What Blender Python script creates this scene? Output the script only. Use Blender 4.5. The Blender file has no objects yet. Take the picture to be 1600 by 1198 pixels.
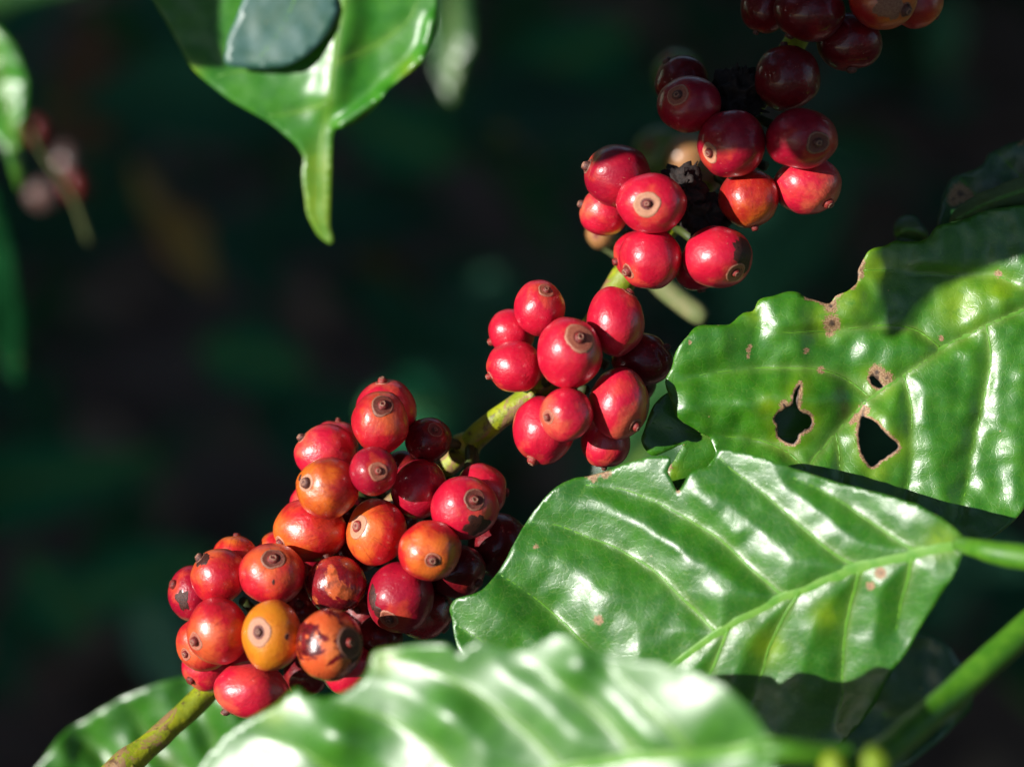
import bpy, math, random
import numpy as np
from mathutils import Vector, Matrix, noise
from mathutils.geometry import delaunay_2d_cdt

random.seed(7)
RNG = np.random.default_rng(11)
SC = bpy.context.scene
COL = SC.collection

# ------------------------------------------------------------------ camera, sky, sun, exposure
PITCH = math.radians(35)
DIST = 0.5
AX = Vector((1, 0, 0))
AU = Vector((0, math.sin(PITCH), math.cos(PITCH)))
AB = Vector((0, -math.cos(PITCH), math.sin(PITCH)))
C0 = Vector((0, 0, 1.0))
CAMP = C0 + AB * DIST
cam = bpy.data.cameras.new('camera')
cam.lens = 85
cam.sensor_width = 36
cam.clip_start = 0.02
cam.clip_end = 400
cam.dof.use_dof = True
cam.dof.focus_distance = DIST - 0.004
cam.dof.aperture_fstop = 85 / 15.0
cam.dof.aperture_blades = 0
co = bpy.data.objects.new('camera', cam)
co.location = CAMP
co.rotation_euler = (math.pi / 2 - PITCH, 0, 0)
COL.objects.link(co)
SC.camera = co
WPX = DIST * 36 / 85 / 1600.0          # metres per photograph pixel in the plane of focus

SUN = (AX * -0.76 + AU * 0.145 + AB * 0.636).normalized()   # towards the sun
sun = bpy.data.lights.new('sun', 'SUN')
sun.energy = 5.0
sun.angle = math.radians(0.5)
sun.color = (1.0, 0.965, 0.92)
so = bpy.data.objects.new('sun', sun)
so.rotation_euler = SUN.to_track_quat('Z', 'Y').to_euler()
so.location = C0 + SUN * 3
COL.objects.link(so)

world = bpy.data.worlds.new('World')
SC.world = world
world.use_nodes = True
wn = world.node_tree
for n in list(wn.nodes):
    wn.nodes.remove(n)
sky = wn.nodes.new('ShaderNodeTexSky')
sky.sky_type = 'NISHITA'
sky.sun_disc = False
sky.sun_elevation = math.asin(SUN.z)
sky.sun_rotation = math.atan2(SUN.x, SUN.y)
bg = wn.nodes.new('ShaderNodeBackground')
bg.inputs[1].default_value = 0.085
wo = wn.nodes.new('ShaderNodeOutputWorld')
wn.links.new(sky.outputs[0], bg.inputs[0])
wn.links.new(bg.outputs[0], wo.inputs[0])

SC.view_settings.view_transform = 'Standard'
SC.view_settings.look = 'None'
SC.view_settings.exposure = 0.45
SC.view_settings.gamma = 1.0
SC.view_settings.use_curve_mapping = False


# ------------------------------------------------------------------ helpers
def P(x, y, s):
    """photograph pixel (1600 wide) at s metres nearer than the plane of focus -> world point"""
    k = (DIST - s) / DIST
    return CAMP - AB * (DIST - s) + AX * ((x - 800) * WPX * k) + AU * ((599 - y) * WPX * k)


def PN(x, y, s):
    k = (DIST - s) / DIST
    c = np.array(CAMP); b = np.array(AB); a = np.array(AX); u = np.array(AU)
    return c - np.outer(DIST - s, b) + np.outer((x - 800) * WPX * k, a) + np.outer((599 - y) * WPX * k, u)


def tag(o, label=None, cat=None, group=None, kind=None):
    if label: o['label'] = label
    if cat: o['category'] = cat
    if group: o['group'] = group
    if kind: o['kind'] = kind
    return o


def mesh_obj(name, verts, faces, mat, parent=None, smooth=True, attrs=None, origin=None):
    me = bpy.data.meshes.new(name)
    if origin is not None:
        og = np.array(origin)
        verts = np.asarray(verts) - og
    me.from_pydata([tuple(map(float, v)) for v in verts], [], [tuple(map(int, f)) for f in faces])
    if smooth:
        me.polygons.foreach_set('use_smooth', [True] * len(me.polygons))
    if attrs:
        for an, (tp, arr) in attrs.items():
            a = me.attributes.new(an, tp, 'POINT')
            if tp == 'FLOAT_VECTOR':
                a.data.foreach_set('vector', np.asarray(arr, dtype=np.float32).ravel())
            elif tp == 'FLOAT_COLOR':
                a.data.foreach_set('color', np.asarray(arr, dtype=np.float32).ravel())
            else:
                a.data.foreach_set('value', np.asarray(arr, dtype=np.float32).ravel())
    me.materials.append(mat)
    o = bpy.data.objects.new(name, me)
    if origin is not None:
        o.location = Vector(origin)
    COL.objects.link(o)
    if parent is not None:
        o.parent = parent
        if origin is not None:
            o.location = Vector(origin) - parent.location
        else:
            o.location = -parent.location
    return o


def catmull(pts, n=5, closed=False):
    pts = [np.array(p, float) for p in pts]
    out = []
    m = len(pts)
    rng = range(m) if closed else range(m - 1)
    for i in rng:
        if closed:
            p0, p1, p2, p3 = pts[i - 1], pts[i], pts[(i + 1) % m], pts[(i + 2) % m]
        else:
            p1, p2 = pts[i], pts[i + 1]
            p0 = pts[i - 1] if i > 0 else 2 * p1 - p2
            p3 = pts[i + 2] if i + 2 < m else 2 * p2 - p1
        for k in range(n):
            t = k / n
            out.append(0.5 * ((2 * p1) + (-p0 + p2) * t + (2 * p0 - 5 * p1 + 4 * p2 - p3) * t * t + (-p0 + 3 * p1 - 3 * p2 + p3) * t ** 3))
    if not closed:
        out.append(pts[-1])
    return np.array(out)


def tube(pts, radii, seg=10, flat=None, closed_ends=True, lump=0.0, seed=0):
    """pts Nx3 world, radii N; flat = (direction, factor) squashes along that direction"""
    pts = np.asarray(pts, float)
    radii = np.asarray(radii, float)
    V, F = [], []
    n = len(pts)
    for i in range(n):
        t = Vector(pts[min(i + 1, n - 1)] - pts[max(i - 1, 0)]).normalized()
        side = t.cross(AB)
        if side.length < 1e-3: side = t.cross(AU)
        side.normalize()
        up = side.cross(t).normalized()
        fk = flat if flat else 1.0
        for k in range(seg):
            a = 2 * math.pi * k / seg
            r = radii[i]
            if lump:
                q = Vector((pts[i][0] * 260 + math.cos(a) * .9 + seed, pts[i][1] * 260 + math.sin(a) * .9, pts[i][2] * 260))
                r *= 1 + lump * noise.noise(q)
            V.append(Vector(pts[i]) + side * (r * math.cos(a)) + up * (r * fk * math.sin(a)))
    for i in range(n - 1):
        for k in range(seg):
            k2 = (k + 1) % seg
            F.append((i * seg + k, i * seg + k2, (i + 1) * seg + k2, (i + 1) * seg + k))
    if closed_ends:
        F.append(tuple(range(seg - 1, -1, -1)))
        F.append(tuple((n - 1) * seg + k for k in range(seg)))
    return V, F


# ------------------------------------------------------------------ materials
class NT:
    def __init__(self, name):
        self.m = bpy.data.materials.new(name)
        self.m.use_nodes = True
        self.t = self.m.node_tree
        for n in list(self.t.nodes):
            self.t.nodes.remove(n)
        self.out = self.t.nodes.new('ShaderNodeOutputMaterial')

    def n(self, typ, **kw):
        nd = self.t.nodes.new(typ)
        for k, v in kw.items():
            setattr(nd, k, v)
        return nd

    def link(self, a, b):
        self.t.links.new(a, b)

    def val(self, sock, v):
        if hasattr(v, 'is_linked') or hasattr(v, 'links'):
            self.link(v, sock)
        elif isinstance(v, (tuple, list)) and len(v) == 3 and sock.type == 'RGBA':
            sock.default_value = (*v, 1)
        else:
            sock.default_value = v

    def attr(self, name, typ='GEOMETRY'):
        a = self.n('ShaderNodeAttribute', attribute_name=name)
        a.attribute_type = typ
        return a

    def noise(self, vec, scale, detail=3, rough=.5, dist=0):
        a = self.n('ShaderNodeTexNoise')
        if vec is not None: self.link(vec, a.inputs['Vector'])
        a.inputs['Scale'].default_value = scale
        a.inputs['Detail'].default_value = detail
        a.inputs['Roughness'].default_value = rough
        a.inputs['Distortion'].default_value = dist
        return a.outputs['Fac']

    def vor(self, vec, scale, feature='F1'):
        a = self.n('ShaderNodeTexVoronoi', feature=feature)
        if vec is not None: self.link(vec, a.inputs['Vector'])
        a.inputs['Scale'].default_value = scale
        return a.outputs['Distance']

    def ramp(self, fac, lo, hi, a=0.0, b=1.0):
        r = self.n('ShaderNodeMapRange', interpolation_type='SMOOTHSTEP')
        self.link(fac, r.inputs['Value'])
        r.inputs['From Min'].default_value = lo
        r.inputs['From Max'].default_value = hi
        r.inputs['To Min'].default_value = a
        r.inputs['To Max'].default_value = b
        return r.outputs[0]

    def math(self, op, a, b=0.0, c=None):
        m = self.n('ShaderNodeMath', operation=op)
        self.val(m.inputs[0], a)
        self.val(m.inputs[1], b)
        if c is not None: self.val(m.inputs[2], c)
        return m.outputs[0]

    def mix(self, fac, a, b, blend='MIX'):
        m = self.n('ShaderNodeMix', data_type='RGBA', blend_type=blend)
        self.val(m.inputs[0], fac)
        self.val(m.inputs[6], a)
        self.val(m.inputs[7], b)
        return m.outputs[2]

    def bump(self, h, strength, dist, normal=None):
        b = self.n('ShaderNodeBump')
        self.link(h, b.inputs['Height'])
        b.inputs['Strength'].default_value = strength
        b.inputs['Distance'].default_value = dist
        if normal is not None: self.link(normal, b.inputs['Normal'])
        return b.outputs[0]

    def pbr(self, col, rough=.5, normal=None, **kw):
        p = self.n('ShaderNodeBsdfPrincipled')
        self.val(p.inputs['Base Color'], col)
        self.val(p.inputs['Roughness'], rough)
        if normal is not None: self.link(normal, p.inputs['Normal'])
        for k, v in kw.items():
            self.val(p.inputs[k.replace('_', ' ')], v)
        return p.outputs[0]

    def finish(self, sh):
        self.link(sh, self.out.inputs['Surface'])
        return self.m


def cherry_mat(name, main, second, blush, blush_amt=0.0, second_lo=.5, second_hi=.7, streak=.3,
               patch=None, patch_lo=.55, patch_scale=1.6, dust=.5, rough=.37, coat=.6, coat_r=.22, spec=.6):
    k = NT(name)
    loc = k.attr('local').outputs['Vector']
    rnd = k.n('ShaderNodeObjectInfo').outputs['Random']
    off = k.n('ShaderNodeVectorMath', operation='ADD')
    cmb = k.n('ShaderNodeCombineXYZ')
    k.link(k.math('MULTIPLY', rnd, 37.0), cmb.inputs[0])
    k.link(k.math('MULTIPLY', rnd, 91.0), cmb.inputs[1])
    k.link(loc, off.inputs[0]); k.link(cmb.outputs[0], off.inputs[1])
    v = off.outputs[0]
    # second tone: big soft clouds
    n1 = k.noise(v, 1.3, 3, .55)
    col = k.mix(k.ramp(n1, second_lo, second_hi), main, second)
    # blush from the tip backwards with soft uneven edge
    sep = k.n('ShaderNodeSeparateXYZ'); k.link(loc, sep.inputs[0])
    z = k.math('ADD', sep.outputs[2], k.math('MULTIPLY', k.math('SUBTRACT', n1, .5), 1.6))
    if blush_amt > 0:
        bf = k.math('MULTIPLY', k.ramp(z, 0.9 - 1.7 * blush_amt, 1.15 - .3 * blush_amt), 0.92)
        col = k.mix(bf, col, blush)
    # meridional streaks
    nv = k.n('ShaderNodeVectorMath', operation='NORMALIZE')
    c2 = k.n('ShaderNodeCombineXYZ')
    k.link(sep.outputs[0], c2.inputs[0]); k.link(sep.outputs[1], c2.inputs[1])
    k.link(c2.outputs[0], nv.inputs[0])
    c3 = k.n('ShaderNodeVectorMath', operation='MULTIPLY_ADD')
    k.link(nv.outputs[0], c3.inputs[0]); c3.inputs[1].default_value = (1, 1, 1)
    c4 = k.n('ShaderNodeCombineXYZ'); k.link(k.math('MULTIPLY', sep.outputs[2], .28), c4.inputs[2]); k.link(k.math('MULTIPLY', rnd, 50.0), c4.inputs[0])
    k.link(c4.outputs[0], c3.inputs[2])
    st = k.noise(c3.outputs[0], 7.5, 4, .65)
    col = k.mix(k.math('MULTIPLY', k.ramp(st, .52, .72), streak), col, tuple(c * .42 for c in main))
    st2 = k.noise(c3.outputs[0], 11, 3, .6)
    col = k.mix(k.math('MULTIPLY', k.ramp(st2, .58, .75), streak * .5), col, blush)
    ro = rough
    hgt = k.noise(v, 9, 3, .5)
    if patch is not None:
        pc = k.n('ShaderNodeVectorMath', operation='MULTIPLY'); k.link(v, pc.inputs[0]); pc.inputs[1].default_value = (1, 1, .55)
        pn = k.noise(pc.outputs[0], patch_scale, 6, .68, .6)
        pf = k.ramp(pn, patch_lo, patch_lo + .012)
        pf2 = k.noise(v, 5, 3)
        col = k.mix(pf, col, k.mix(k.ramp(pf2, .4, .65), patch, tuple(c * .45 for c in patch)))
    # brown pin specks and pale dust
    sp = k.vor(v, 4.5)
    big = k.noise(v, 2.2, 2)
    scr = k.n('ShaderNodeVectorMath', operation='MULTIPLY'); k.link(v, scr.inputs[0]); scr.inputs[1].default_value = (9, 2.2, 3)
    scn = k.noise(scr.outputs[0], 3.2, 2, .5, .4)
    col = k.mix(k.math('MULTIPLY', k.ramp(scn, .715, .74), .55), col, (.55, .22, .13))
    spf = k.math('MULTIPLY', k.ramp(sp, .06, .03, 0, 1), k.ramp(big, .5, .6))
    col = k.mix(k.math('MULTIPLY', spf, .75), col, (.10, .025, .012))
    d1 = k.vor(v, 13)
    d2 = k.math('MULTIPLY', k.ramp(d1, .10, .05, 0, 1), k.ramp(k.noise(v, 3.1, 2), .44, .58))
    col = k.mix(k.math('MULTIPLY', d2, dust * .7), col, (.62, .36, .28))
    # faint cloudy bloom
    fn = k.noise(v, 22, 4, .7)
    col = k.mix(k.math('MULTIPLY', k.ramp(fn, .5, .8), .07), col, (.6, .25, .16))
    rr = k.ramp(k.noise(v, 6, 5, .7), .3, .75, ro - .04, ro + .08)
    nrm = k.bump(k.math('ADD', hgt, k.noise(v, 3.2, 2)), .30, .00035)
    nrm2 = k.bump(k.noise(v, 34, 4, .7), .16, .00012, nrm)
    sh = k.pbr(col, rr, nrm2, Specular_IOR_Level=spec, Coat_Weight=coat, Coat_Roughness=coat_r,
               Subsurface_Weight=.06, Subsurface_Scale=.0022, Subsurface_Radius=(1.0, .25, .12))
    return k.finish(sh)


RED = (.56, .004, .030)
M_RED = cherry_mat('cherry skin red', RED, (.58, .012, .032), (.68, .07, .04), .10, .5, .68, .22)
M_PINK = cherry_mat('cherry skin rosy', (.58, .006, .034), (.62, .035, .035), (.72, .12, .06), .25, .45, .66, .45)
M_DEEP = cherry_mat('cherry skin deep red', (.13, .003, .008), (.20, .004, .010), (.26, .02, .014), .1, .5, .7, .3, coat=.5, coat_r=.10, spec=.25)  # darkened for cherries lying in shade, part of that shade is skin colour
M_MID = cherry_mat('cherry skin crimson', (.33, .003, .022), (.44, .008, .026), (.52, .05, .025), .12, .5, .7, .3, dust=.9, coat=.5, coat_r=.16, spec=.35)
M_ORANGE = cherry_mat('cherry skin orange red', (.55, .008, .014), (.60, .035, .014), (.74, .16, .020), .40, .45, .62, .6)
M_ORED = cherry_mat('cherry skin warm red', (.50, .006, .020), (.56, .025, .018), (.68, .11, .028), .34, .48, .66, .5)
M_YEL = cherry_mat('cherry skin amber', (.58, .085, .008), (.62, .16, .008), (.66, .22, .010), .8, .4, .6, .18, dust=.7)
M_BROWN = cherry_mat('cherry skin dark orange', (.38, .008, .010), (.48, .03, .010), (.66, .14, .012), .44, .45, .62, .5)
M_STRIPE = cherry_mat('cherry skin blotched', (.66, .10, .025), (.68, .14, .03), (.72, .18, .05), .3, .5, .7, .35, patch=(.17, .005, .010), patch_lo=.495, patch_scale=1.45, rough=.26)
M_BLOTCH = cherry_mat('cherry skin maroon with orange', (.17, .005, .012), (.26, .008, .014), (.40, .03, .02), .2, .5, .7, .35, patch=(.62, .12, .035), patch_lo=.565, patch_scale=1.35, rough=.26, coat=.8, coat_r=.14)
M_SCABBED = cherry_mat('cherry skin blackening', (.30, .006, .016), (.42, .01, .02), (.5, .05, .03), .1, .5, .7, .3, patch=(.045, .008, .012), patch_lo=.56, patch_scale=1.3, rough=.26)


def ring_mat(name, base, dark):
    k = NT(name)
    v = k.attr('local').outputs['Vector']
    n = k.noise(v, 16, 5, .7)
    col = k.mix(k.ramp(n, .35, .7), base, dark)
    nrm = k.bump(k.noise(v, 40, 4, .7), .6, .0002)
    flag = k.attr('ringf').outputs['Fac']
    rim = k.math('ADD', k.attr('rim').outputs['Fac'], k.math('MULTIPLY', k.math('SUBTRACT', k.noise(v, 7, 4, .7), .5), .35))
    col = k.mix(k.math('MULTIPLY', flag, k.ramp(rim, .40, .20, 0, 1)), col, (.13, .02, .018))
    col = k.mix(k.math('MULTIPLY', k.math('MULTIPLY', k.ramp(rim, .70, .82), k.ramp(rim, .98, .86)), .4), col, (.58, .30, .19))
    col = k.mix(k.math('MULTIPLY', k.ramp(rim, .90, 1.0), .8), col, tuple(x_ * .5 for x_ in dark[:1]) + (dark[1] * .25, dark[2] * .3))
    return k.finish(k.pbr(col, .45, nrm))


R_PALE = ring_mat('scar skin pale', (.56, .26, .15), (.48, .20, .11))
R_TAN = ring_mat('scar skin tan', (.44, .14, .08), (.32, .07, .045))
R_BROWN = ring_mat('scar skin brown', (.20, .045, .03), (.11, .03, .02))
R_NUB = ring_mat('nub skin maroon', (.27, .030, .024), (.09, .016, .014))
R_NUBD = ring_mat('nub skin dark', (.16, .05, .038), (.06, .02, .015))
R_NUBR = ring_mat('nub skin red', (.34, .03, .025), (.20, .03, .02))
R_CRATER = ring_mat('crater rim dry tan', (.40, .20, .13), (.16, .06, .04))
R_PIT = ring_mat('crater pit black brown', (.030, .012, .010), (.05, .02, .014))
R_SCAB = ring_mat('dry scab brown', (.085, .020, .012), (.016, .006, .006))
R_SCABP = ring_mat('dry scab pale', (.38, .17, .10), (.20, .06, .035))


def leaf_mat(name, g1, g2, yel=(.22, .40, .006), rough=.36, transl=.22, vein=(.30, .42, .08), tert=.5, spec=1.0, bumpk=1.0, coat=.0, ior=1.5):
    k = NT(name)
    v = k.attr('flat').outputs['Vector']
    mk = k.n('ShaderNodeSeparateColor'); k.link(k.attr('marks').outputs['Color'], mk.inputs[0])
    wear, yl, ve = mk.outputs[0], mk.outputs[1], mk.outputs[2]
    n1 = k.noise(v, .9, 4, .6)
    col = k.mix(k.ramp(n1, .35, .68), g1, g2)
    n2 = k.noise(v, 9, 4, .6)
    col = k.mix(k.math('MULTIPLY', k.ramp(n2, .45, .75), .35), col, tuple(c * .55 for c in g1))
    yf = k.math('MULTIPLY', yl, k.ramp(k.noise(v, 2.0, 3, .6), .1, .55))
    col = k.mix(yf, col, yel)
    # reticulate veinlets
    wv = k.n('ShaderNodeVectorMath', operation='MULTIPLY_ADD')
    wn_ = k.n('ShaderNodeTexNoise'); k.link(v, wn_.inputs['Vector']); wn_.inputs['Scale'].default_value = 4
    k.link(wn_.outputs['Color'], wv.inputs[0]); wv.inputs[1].default_value = (.25, .25, .25); k.link(v, wv.inputs[2])
    net = k.vor(wv.outputs[0], 3.2, 'DISTANCE_TO_EDGE')
    net2 = k.vor(wv.outputs[0], 9.0, 'DISTANCE_TO_EDGE')
    nf = k.math('MULTIPLY', k.ramp(net, .035, .0), tert)
    col = k.mix(k.math('MULTIPLY', nf, .32), col, vein)
    nf2 = k.math('MULTIPLY', k.ramp(net2, .08, .0), tert)
    col = k.mix(k.math('MULTIPLY', nf2, .12), col, vein)
    col = k.mix(k.math('MULTIPLY', ve, .55), col, vein)
    # dry tissue
    wnz = k.noise(v, 12, 5, .7)
    wf = k.ramp(k.math('ADD', wear, k.math('MULTIPLY', k.math('SUBTRACT', wnz, .5), 1.5)), .42, .56)
    tan = k.mix(k.ramp(k.noise(v, 14, 4, .7), .38, .62), (.54, .34, .17), (.24, .10, .035))
    tan = k.mix(k.ramp(wear, .82, .97), tan, (.06, .025, .014))
    col = k.mix(wf, col, tan)
    # small dry flecks
    fl = k.vor(v, 1.1)
    ff = k.math('MULTIPLY', k.ramp(fl, .045, .03, 0, 1), k.ramp(k.noise(v, 1.7, 2), .5, .56))
    col = k.mix(ff, col, (.45, .34, .12))
    h = k.math('ADD', k.math('MULTIPLY', k.ramp(net, 0, .09), .35), k.math('MULTIPLY', k.noise(v, 2.5, 3, .5), 1.2))
    nrm = k.bump(h, .22 * bumpk, .0003)
    h2 = k.math('ADD', k.ramp(net2, 0, .12), k.noise(v, 30, 3, .7))
    nrm = k.bump(h2, .10 * bumpk, .0001, nrm)
    rr = k.math('ADD', k.ramp(k.noise(v, 2.3, 5, .7), .3, .75, rough - .05, rough + .08), k.math('MULTIPLY', wf, .3))
    p = k.pbr(col, rr, nrm, Specular_IOR_Level=spec, IOR=ior, Coat_Weight=coat, Coat_Roughness=.24)
    tr = k.n('ShaderNodeBsdfTranslucent')
    k.link(k.mix(.5, col, yel), tr.inputs['Color'])
    ms = k.n('ShaderNodeMixShader'); ms.inputs[0].default_value = transl
    k.link(p, ms.inputs[1]); k.link(tr.outputs[0], ms.inputs[2])
    return k.finish(ms.outputs[0])


L_RIGHT = leaf_mat('leaf glossy green', (.030, .19, .004), (.058, .25, .005), rough=.39, ior=1.58, bumpk=.8)
L_MID = leaf_mat('leaf fresh green', (.020, .155, .004), (.038, .21, .005), rough=.385, tert=.7, bumpk=.75, ior=1.58)
L_FRONT = leaf_mat('leaf pale glossy green', (.034, .19, .005), (.056, .25, .007), rough=.43, spec=1.0, tert=.15, bumpk=.1, ior=1.70)
L_TOP = leaf_mat('leaf bright green', (.035, .24, .012), (.065, .31, .014), rough=.40, tert=.1, bumpk=.2, transl=.3)
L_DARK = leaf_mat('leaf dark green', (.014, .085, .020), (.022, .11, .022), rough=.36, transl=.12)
L_FAR = leaf_mat('leaf blue green', (.008, .16, .075), (.014, .20, .09), rough=.8, spec=.2, transl=.1)
L_OCHRE = leaf_mat('leaf dry ochre', (.34, .15, .004), (.42, .19, .006), yel=(.4, .2, .01), rough=.6, transl=.3)


def vein_mat(name, c1, c2, rough=.42):
    k = NT(name)
    tc = k.n('ShaderNodeTexCoord')
    n = k.noise(tc.outputs['Object'], 400, 3)
    col = k.mix(k.ramp(n, .35, .7), c1, c2)
    nrm = k.bump(n, .2, .0002)
    return k.finish(k.pbr(col, k.ramp(n, .2, .8, rough - .05, rough + .1), nrm))


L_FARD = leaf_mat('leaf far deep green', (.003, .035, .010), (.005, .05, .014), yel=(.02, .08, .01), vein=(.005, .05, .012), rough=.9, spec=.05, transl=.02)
L_FARB = leaf_mat('leaf far dry brown', (.14, .075, .05), (.20, .11, .07), yel=(.14, .08, .035), rough=.8, spec=.1, transl=.2)
L_FARG = leaf_mat('leaf far grey green', (.06, .24, .15), (.09, .30, .19), rough=.6, spec=.6, transl=.1)
V_LIGHT = vein_mat('vein yellow green', (.12, .31, .02), (.08, .26, .018))
V_STALK = vein_mat('stalk dark olive', (.05, .07, .01), (.03, .04, .01), .6)
V_MIDRIB = vein_mat('midrib pale green', (.15, .33, .045), (.08, .26, .015), .42)
V_STEM = vein_mat('stem green', (.045, .17, .006), (.08, .23, .008), .5)
V_STEMD = vein_mat('stem deep green', (.03, .13, .008), (.05, .17, .012), .5)
V_NODE = vein_mat('node yellow', (.24, .32, .008), (.12, .24, .010), .5)
V_OLIVE = vein_mat('twig olive', (.16, .20, .07), (.22, .22, .09), .6)


def bark_mat():
    k = NT('branch bark mottled')
    tc = k.n('ShaderNodeTexCoord').outputs['Object']
    mp = k.n('ShaderNodeMapping'); k.link(tc, mp.inputs[0])
    mp.inputs['Rotation'].default_value = (0, 0, 0)
    n1 = k.noise(tc, 140, 5, .65, .4)
    n2 = k.noise(tc, 420, 4, .7)
    col = k.mix(k.ramp(n1, .4, .6), (.34, .38, .008), (.20, .26, .010))
    br = k.noise(tc, 95, 6, .7, .8)
    col = k.mix(k.math('MULTIPLY', k.ramp(br, .50, .56), .85), col, (.30, .15, .09))
    col = k.mix(k.math('MULTIPLY', k.ramp(n2, .55, .68), .8), col, (.08, .04, .02))
    nrm = k.bump(k.math('ADD', n2, br), .6, .0004)
    return k.finish(k.pbr(col, .5, nrm))


M_BARK = bark_mat()


def simple_mat(name, c1, c2, scale=200, rough=.8, bump=.5, bd=.0005):
    k = NT(name)
    tc = k.n('ShaderNodeTexCoord').outputs['Object']
    n = k.noise(tc, scale, 5, .65)
    nrm = k.bump(n, bump, bd)
    return k.finish(k.pbr(k.mix(k.ramp(n, .35, .65), c1, c2), rough, nrm))


M_BLACK = simple_mat('dried flower black brown', (.010, .006, .005), (.028, .016, .012), 900)
def soil_mat():
    k = NT('soil dark')
    tc = k.n('ShaderNodeTexCoord').outputs['Object']
    n = k.noise(tc, 6, 5, .65)
    sp = k.n('ShaderNodeVectorMath', operation='LENGTH'); k.link(tc, sp.inputs[0])
    far = k.ramp(sp.outputs['Value'], 2.6, 4.5)
    c = k.mix(k.ramp(n, .35, .65), (.16, .095, .08), (.30, .20, .17))
    c = k.mix(far, c, k.mix(k.ramp(n, .35, .65), (.018, .06, .015), (.03, .085, .02)))
    return k.finish(k.pbr(c, .95, k.bump(n, 1.0, .03)))


M_SOIL = soil_mat()
M_TRUNK = simple_mat('trunk grey brown', (.12, .085, .06), (.20, .15, .11), 40, .9, .8, .004)
M_LITTER = simple_mat('litter brown', (.26, .14, .10), (.42, .28, .20), 9, .8, .5, .002)


def bushleaf_mat(name, a, b, rough=.4):
    k = NT(name)
    tc = k.n('ShaderNodeTexCoord').outputs['Object']
    n = k.noise(tc, 3.5, 3)
    p = k.pbr(k.mix(k.ramp(n, .35, .65), a, b), rough, None)
    tr = k.n('ShaderNodeBsdfTranslucent'); tr.inputs[0].default_value = (.10, .22, .02, 1)
    ms = k.n('ShaderNodeMixShader'); ms.inputs[0].default_value = .18
    k.link(p, ms.inputs[1]); k.link(tr.outputs[0], ms.inputs[2])
    return k.finish(ms.outputs[0])


M_BUSH = bushleaf_mat('bush leaf green', (.014, .075, .022), (.03, .12, .03))
M_BUSHD = bushleaf_mat('bush leaf deep', (.010, .05, .018), (.018, .08, .02))

# ------------------------------------------------------------------ ground
bgm = []
N = 60
gv, gf = [], []
xs = np.concatenate([np.linspace(-60, -3, 12), np.linspace(-2.8, 2.8, 60), np.linspace(3, 60, 12)])
ys = np.concatenate([np.linspace(-60, -2, 10), np.linspace(-1.8, 4.5, 64), np.linspace(5, 60, 12)])
for y in ys:
    for x in xs:
        w = max(0, 1 - max(abs(x) / 5, abs(y - 1) / 6))
        z = w * (.05 * noise.noise(Vector((x * 2, y * 2, 0))) + .03 * noise.noise(Vector((x * 7, y * 7, 3))))
        gv.append((x, y, z))
W_ = len(xs)
for j in range(len(ys) - 1):
    for i in range(W_ - 1):
        gf.append((j * W_ + i, j * W_ + i + 1, (j + 1) * W_ + i + 1, (j + 1) * W_ + i))
g = mesh_obj('ground', gv, gf, M_SOIL)
tag(g, 'dark bare soil far below the coffee branch', kind='structure')


# ------------------------------------------------------------------ masses of leaves, bushes
def leafcloud(n, sampler, size, seed):
    rng = np.random.default_rng(seed)
    # one leaf template: length along x, folded along the midrib, drooping
    st = np.array([0, .12, .35, .62, .85, 1.0])
    wd = np.array([.0, .15, .24, .20, .09, .0])
    tv = []
    for t, w in zip(st, wd):
        dz = -.35 * t * t
        tv += [(t, -w, dz + w * .3), (t, 0, dz), (t, w, dz + w * .3)]
    tv = np.array(tv)
    tf = []
    for i in range(len(st) - 1):
        a = i * 3
        tf += [(a, a + 3, a + 4, a + 1), (a + 1, a + 4, a + 5, a + 2)]
    V, F = [], []
    k = 0
    tries = 0
    while k < n and tries < n * 30:
        tries += 1
        p = sampler(rng)
        if p is None:
            continue
        s = size * rng.uniform(.6, 1.25)
        yaw = rng.uniform(0, 2 * math.pi); pit = rng.uniform(-.9, .35); rol = rng.uniform(-.6, .6)
        R = np.array(Matrix.Rotation(yaw, 3, 'Z') @ Matrix.Rotation(-pit, 3, 'Y') @ Matrix.Rotation(rol, 3, 'X'))
        vv = (tv * s) @ R.T + p
        V.append(vv)
        F += [tuple(np.array(f) + k * len(tv)) for f in tf]
        k += 1
    return np.concatenate(V), F


S_ = np.array(SUN); C_ = np.array(C0); CP_ = np.array(CAMP); AX_ = np.array(AX); AU_ = np.array(AU); AB_ = np.array(AB)


def clear_of_view(p, keep_view=True, sun_gap=.30):
    d = p - C_
    t = d @ S_
    if t > -.1:
        perp = np.linalg.norm(d - t * S_)
        if perp < sun_gap:
            return False
    if np.linalg.norm(d) < .55:
        return False
    q = p - CP_
    dep = -(q @ AB_)
    if dep > -.1 and keep_view:
        if abs(q @ AX_) < .2118 * dep + .16 and abs(q @ AU_) < .16 * dep + .16:
            return False
    if np.linalg.norm(q) < .45:
        return False
    return True


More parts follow.
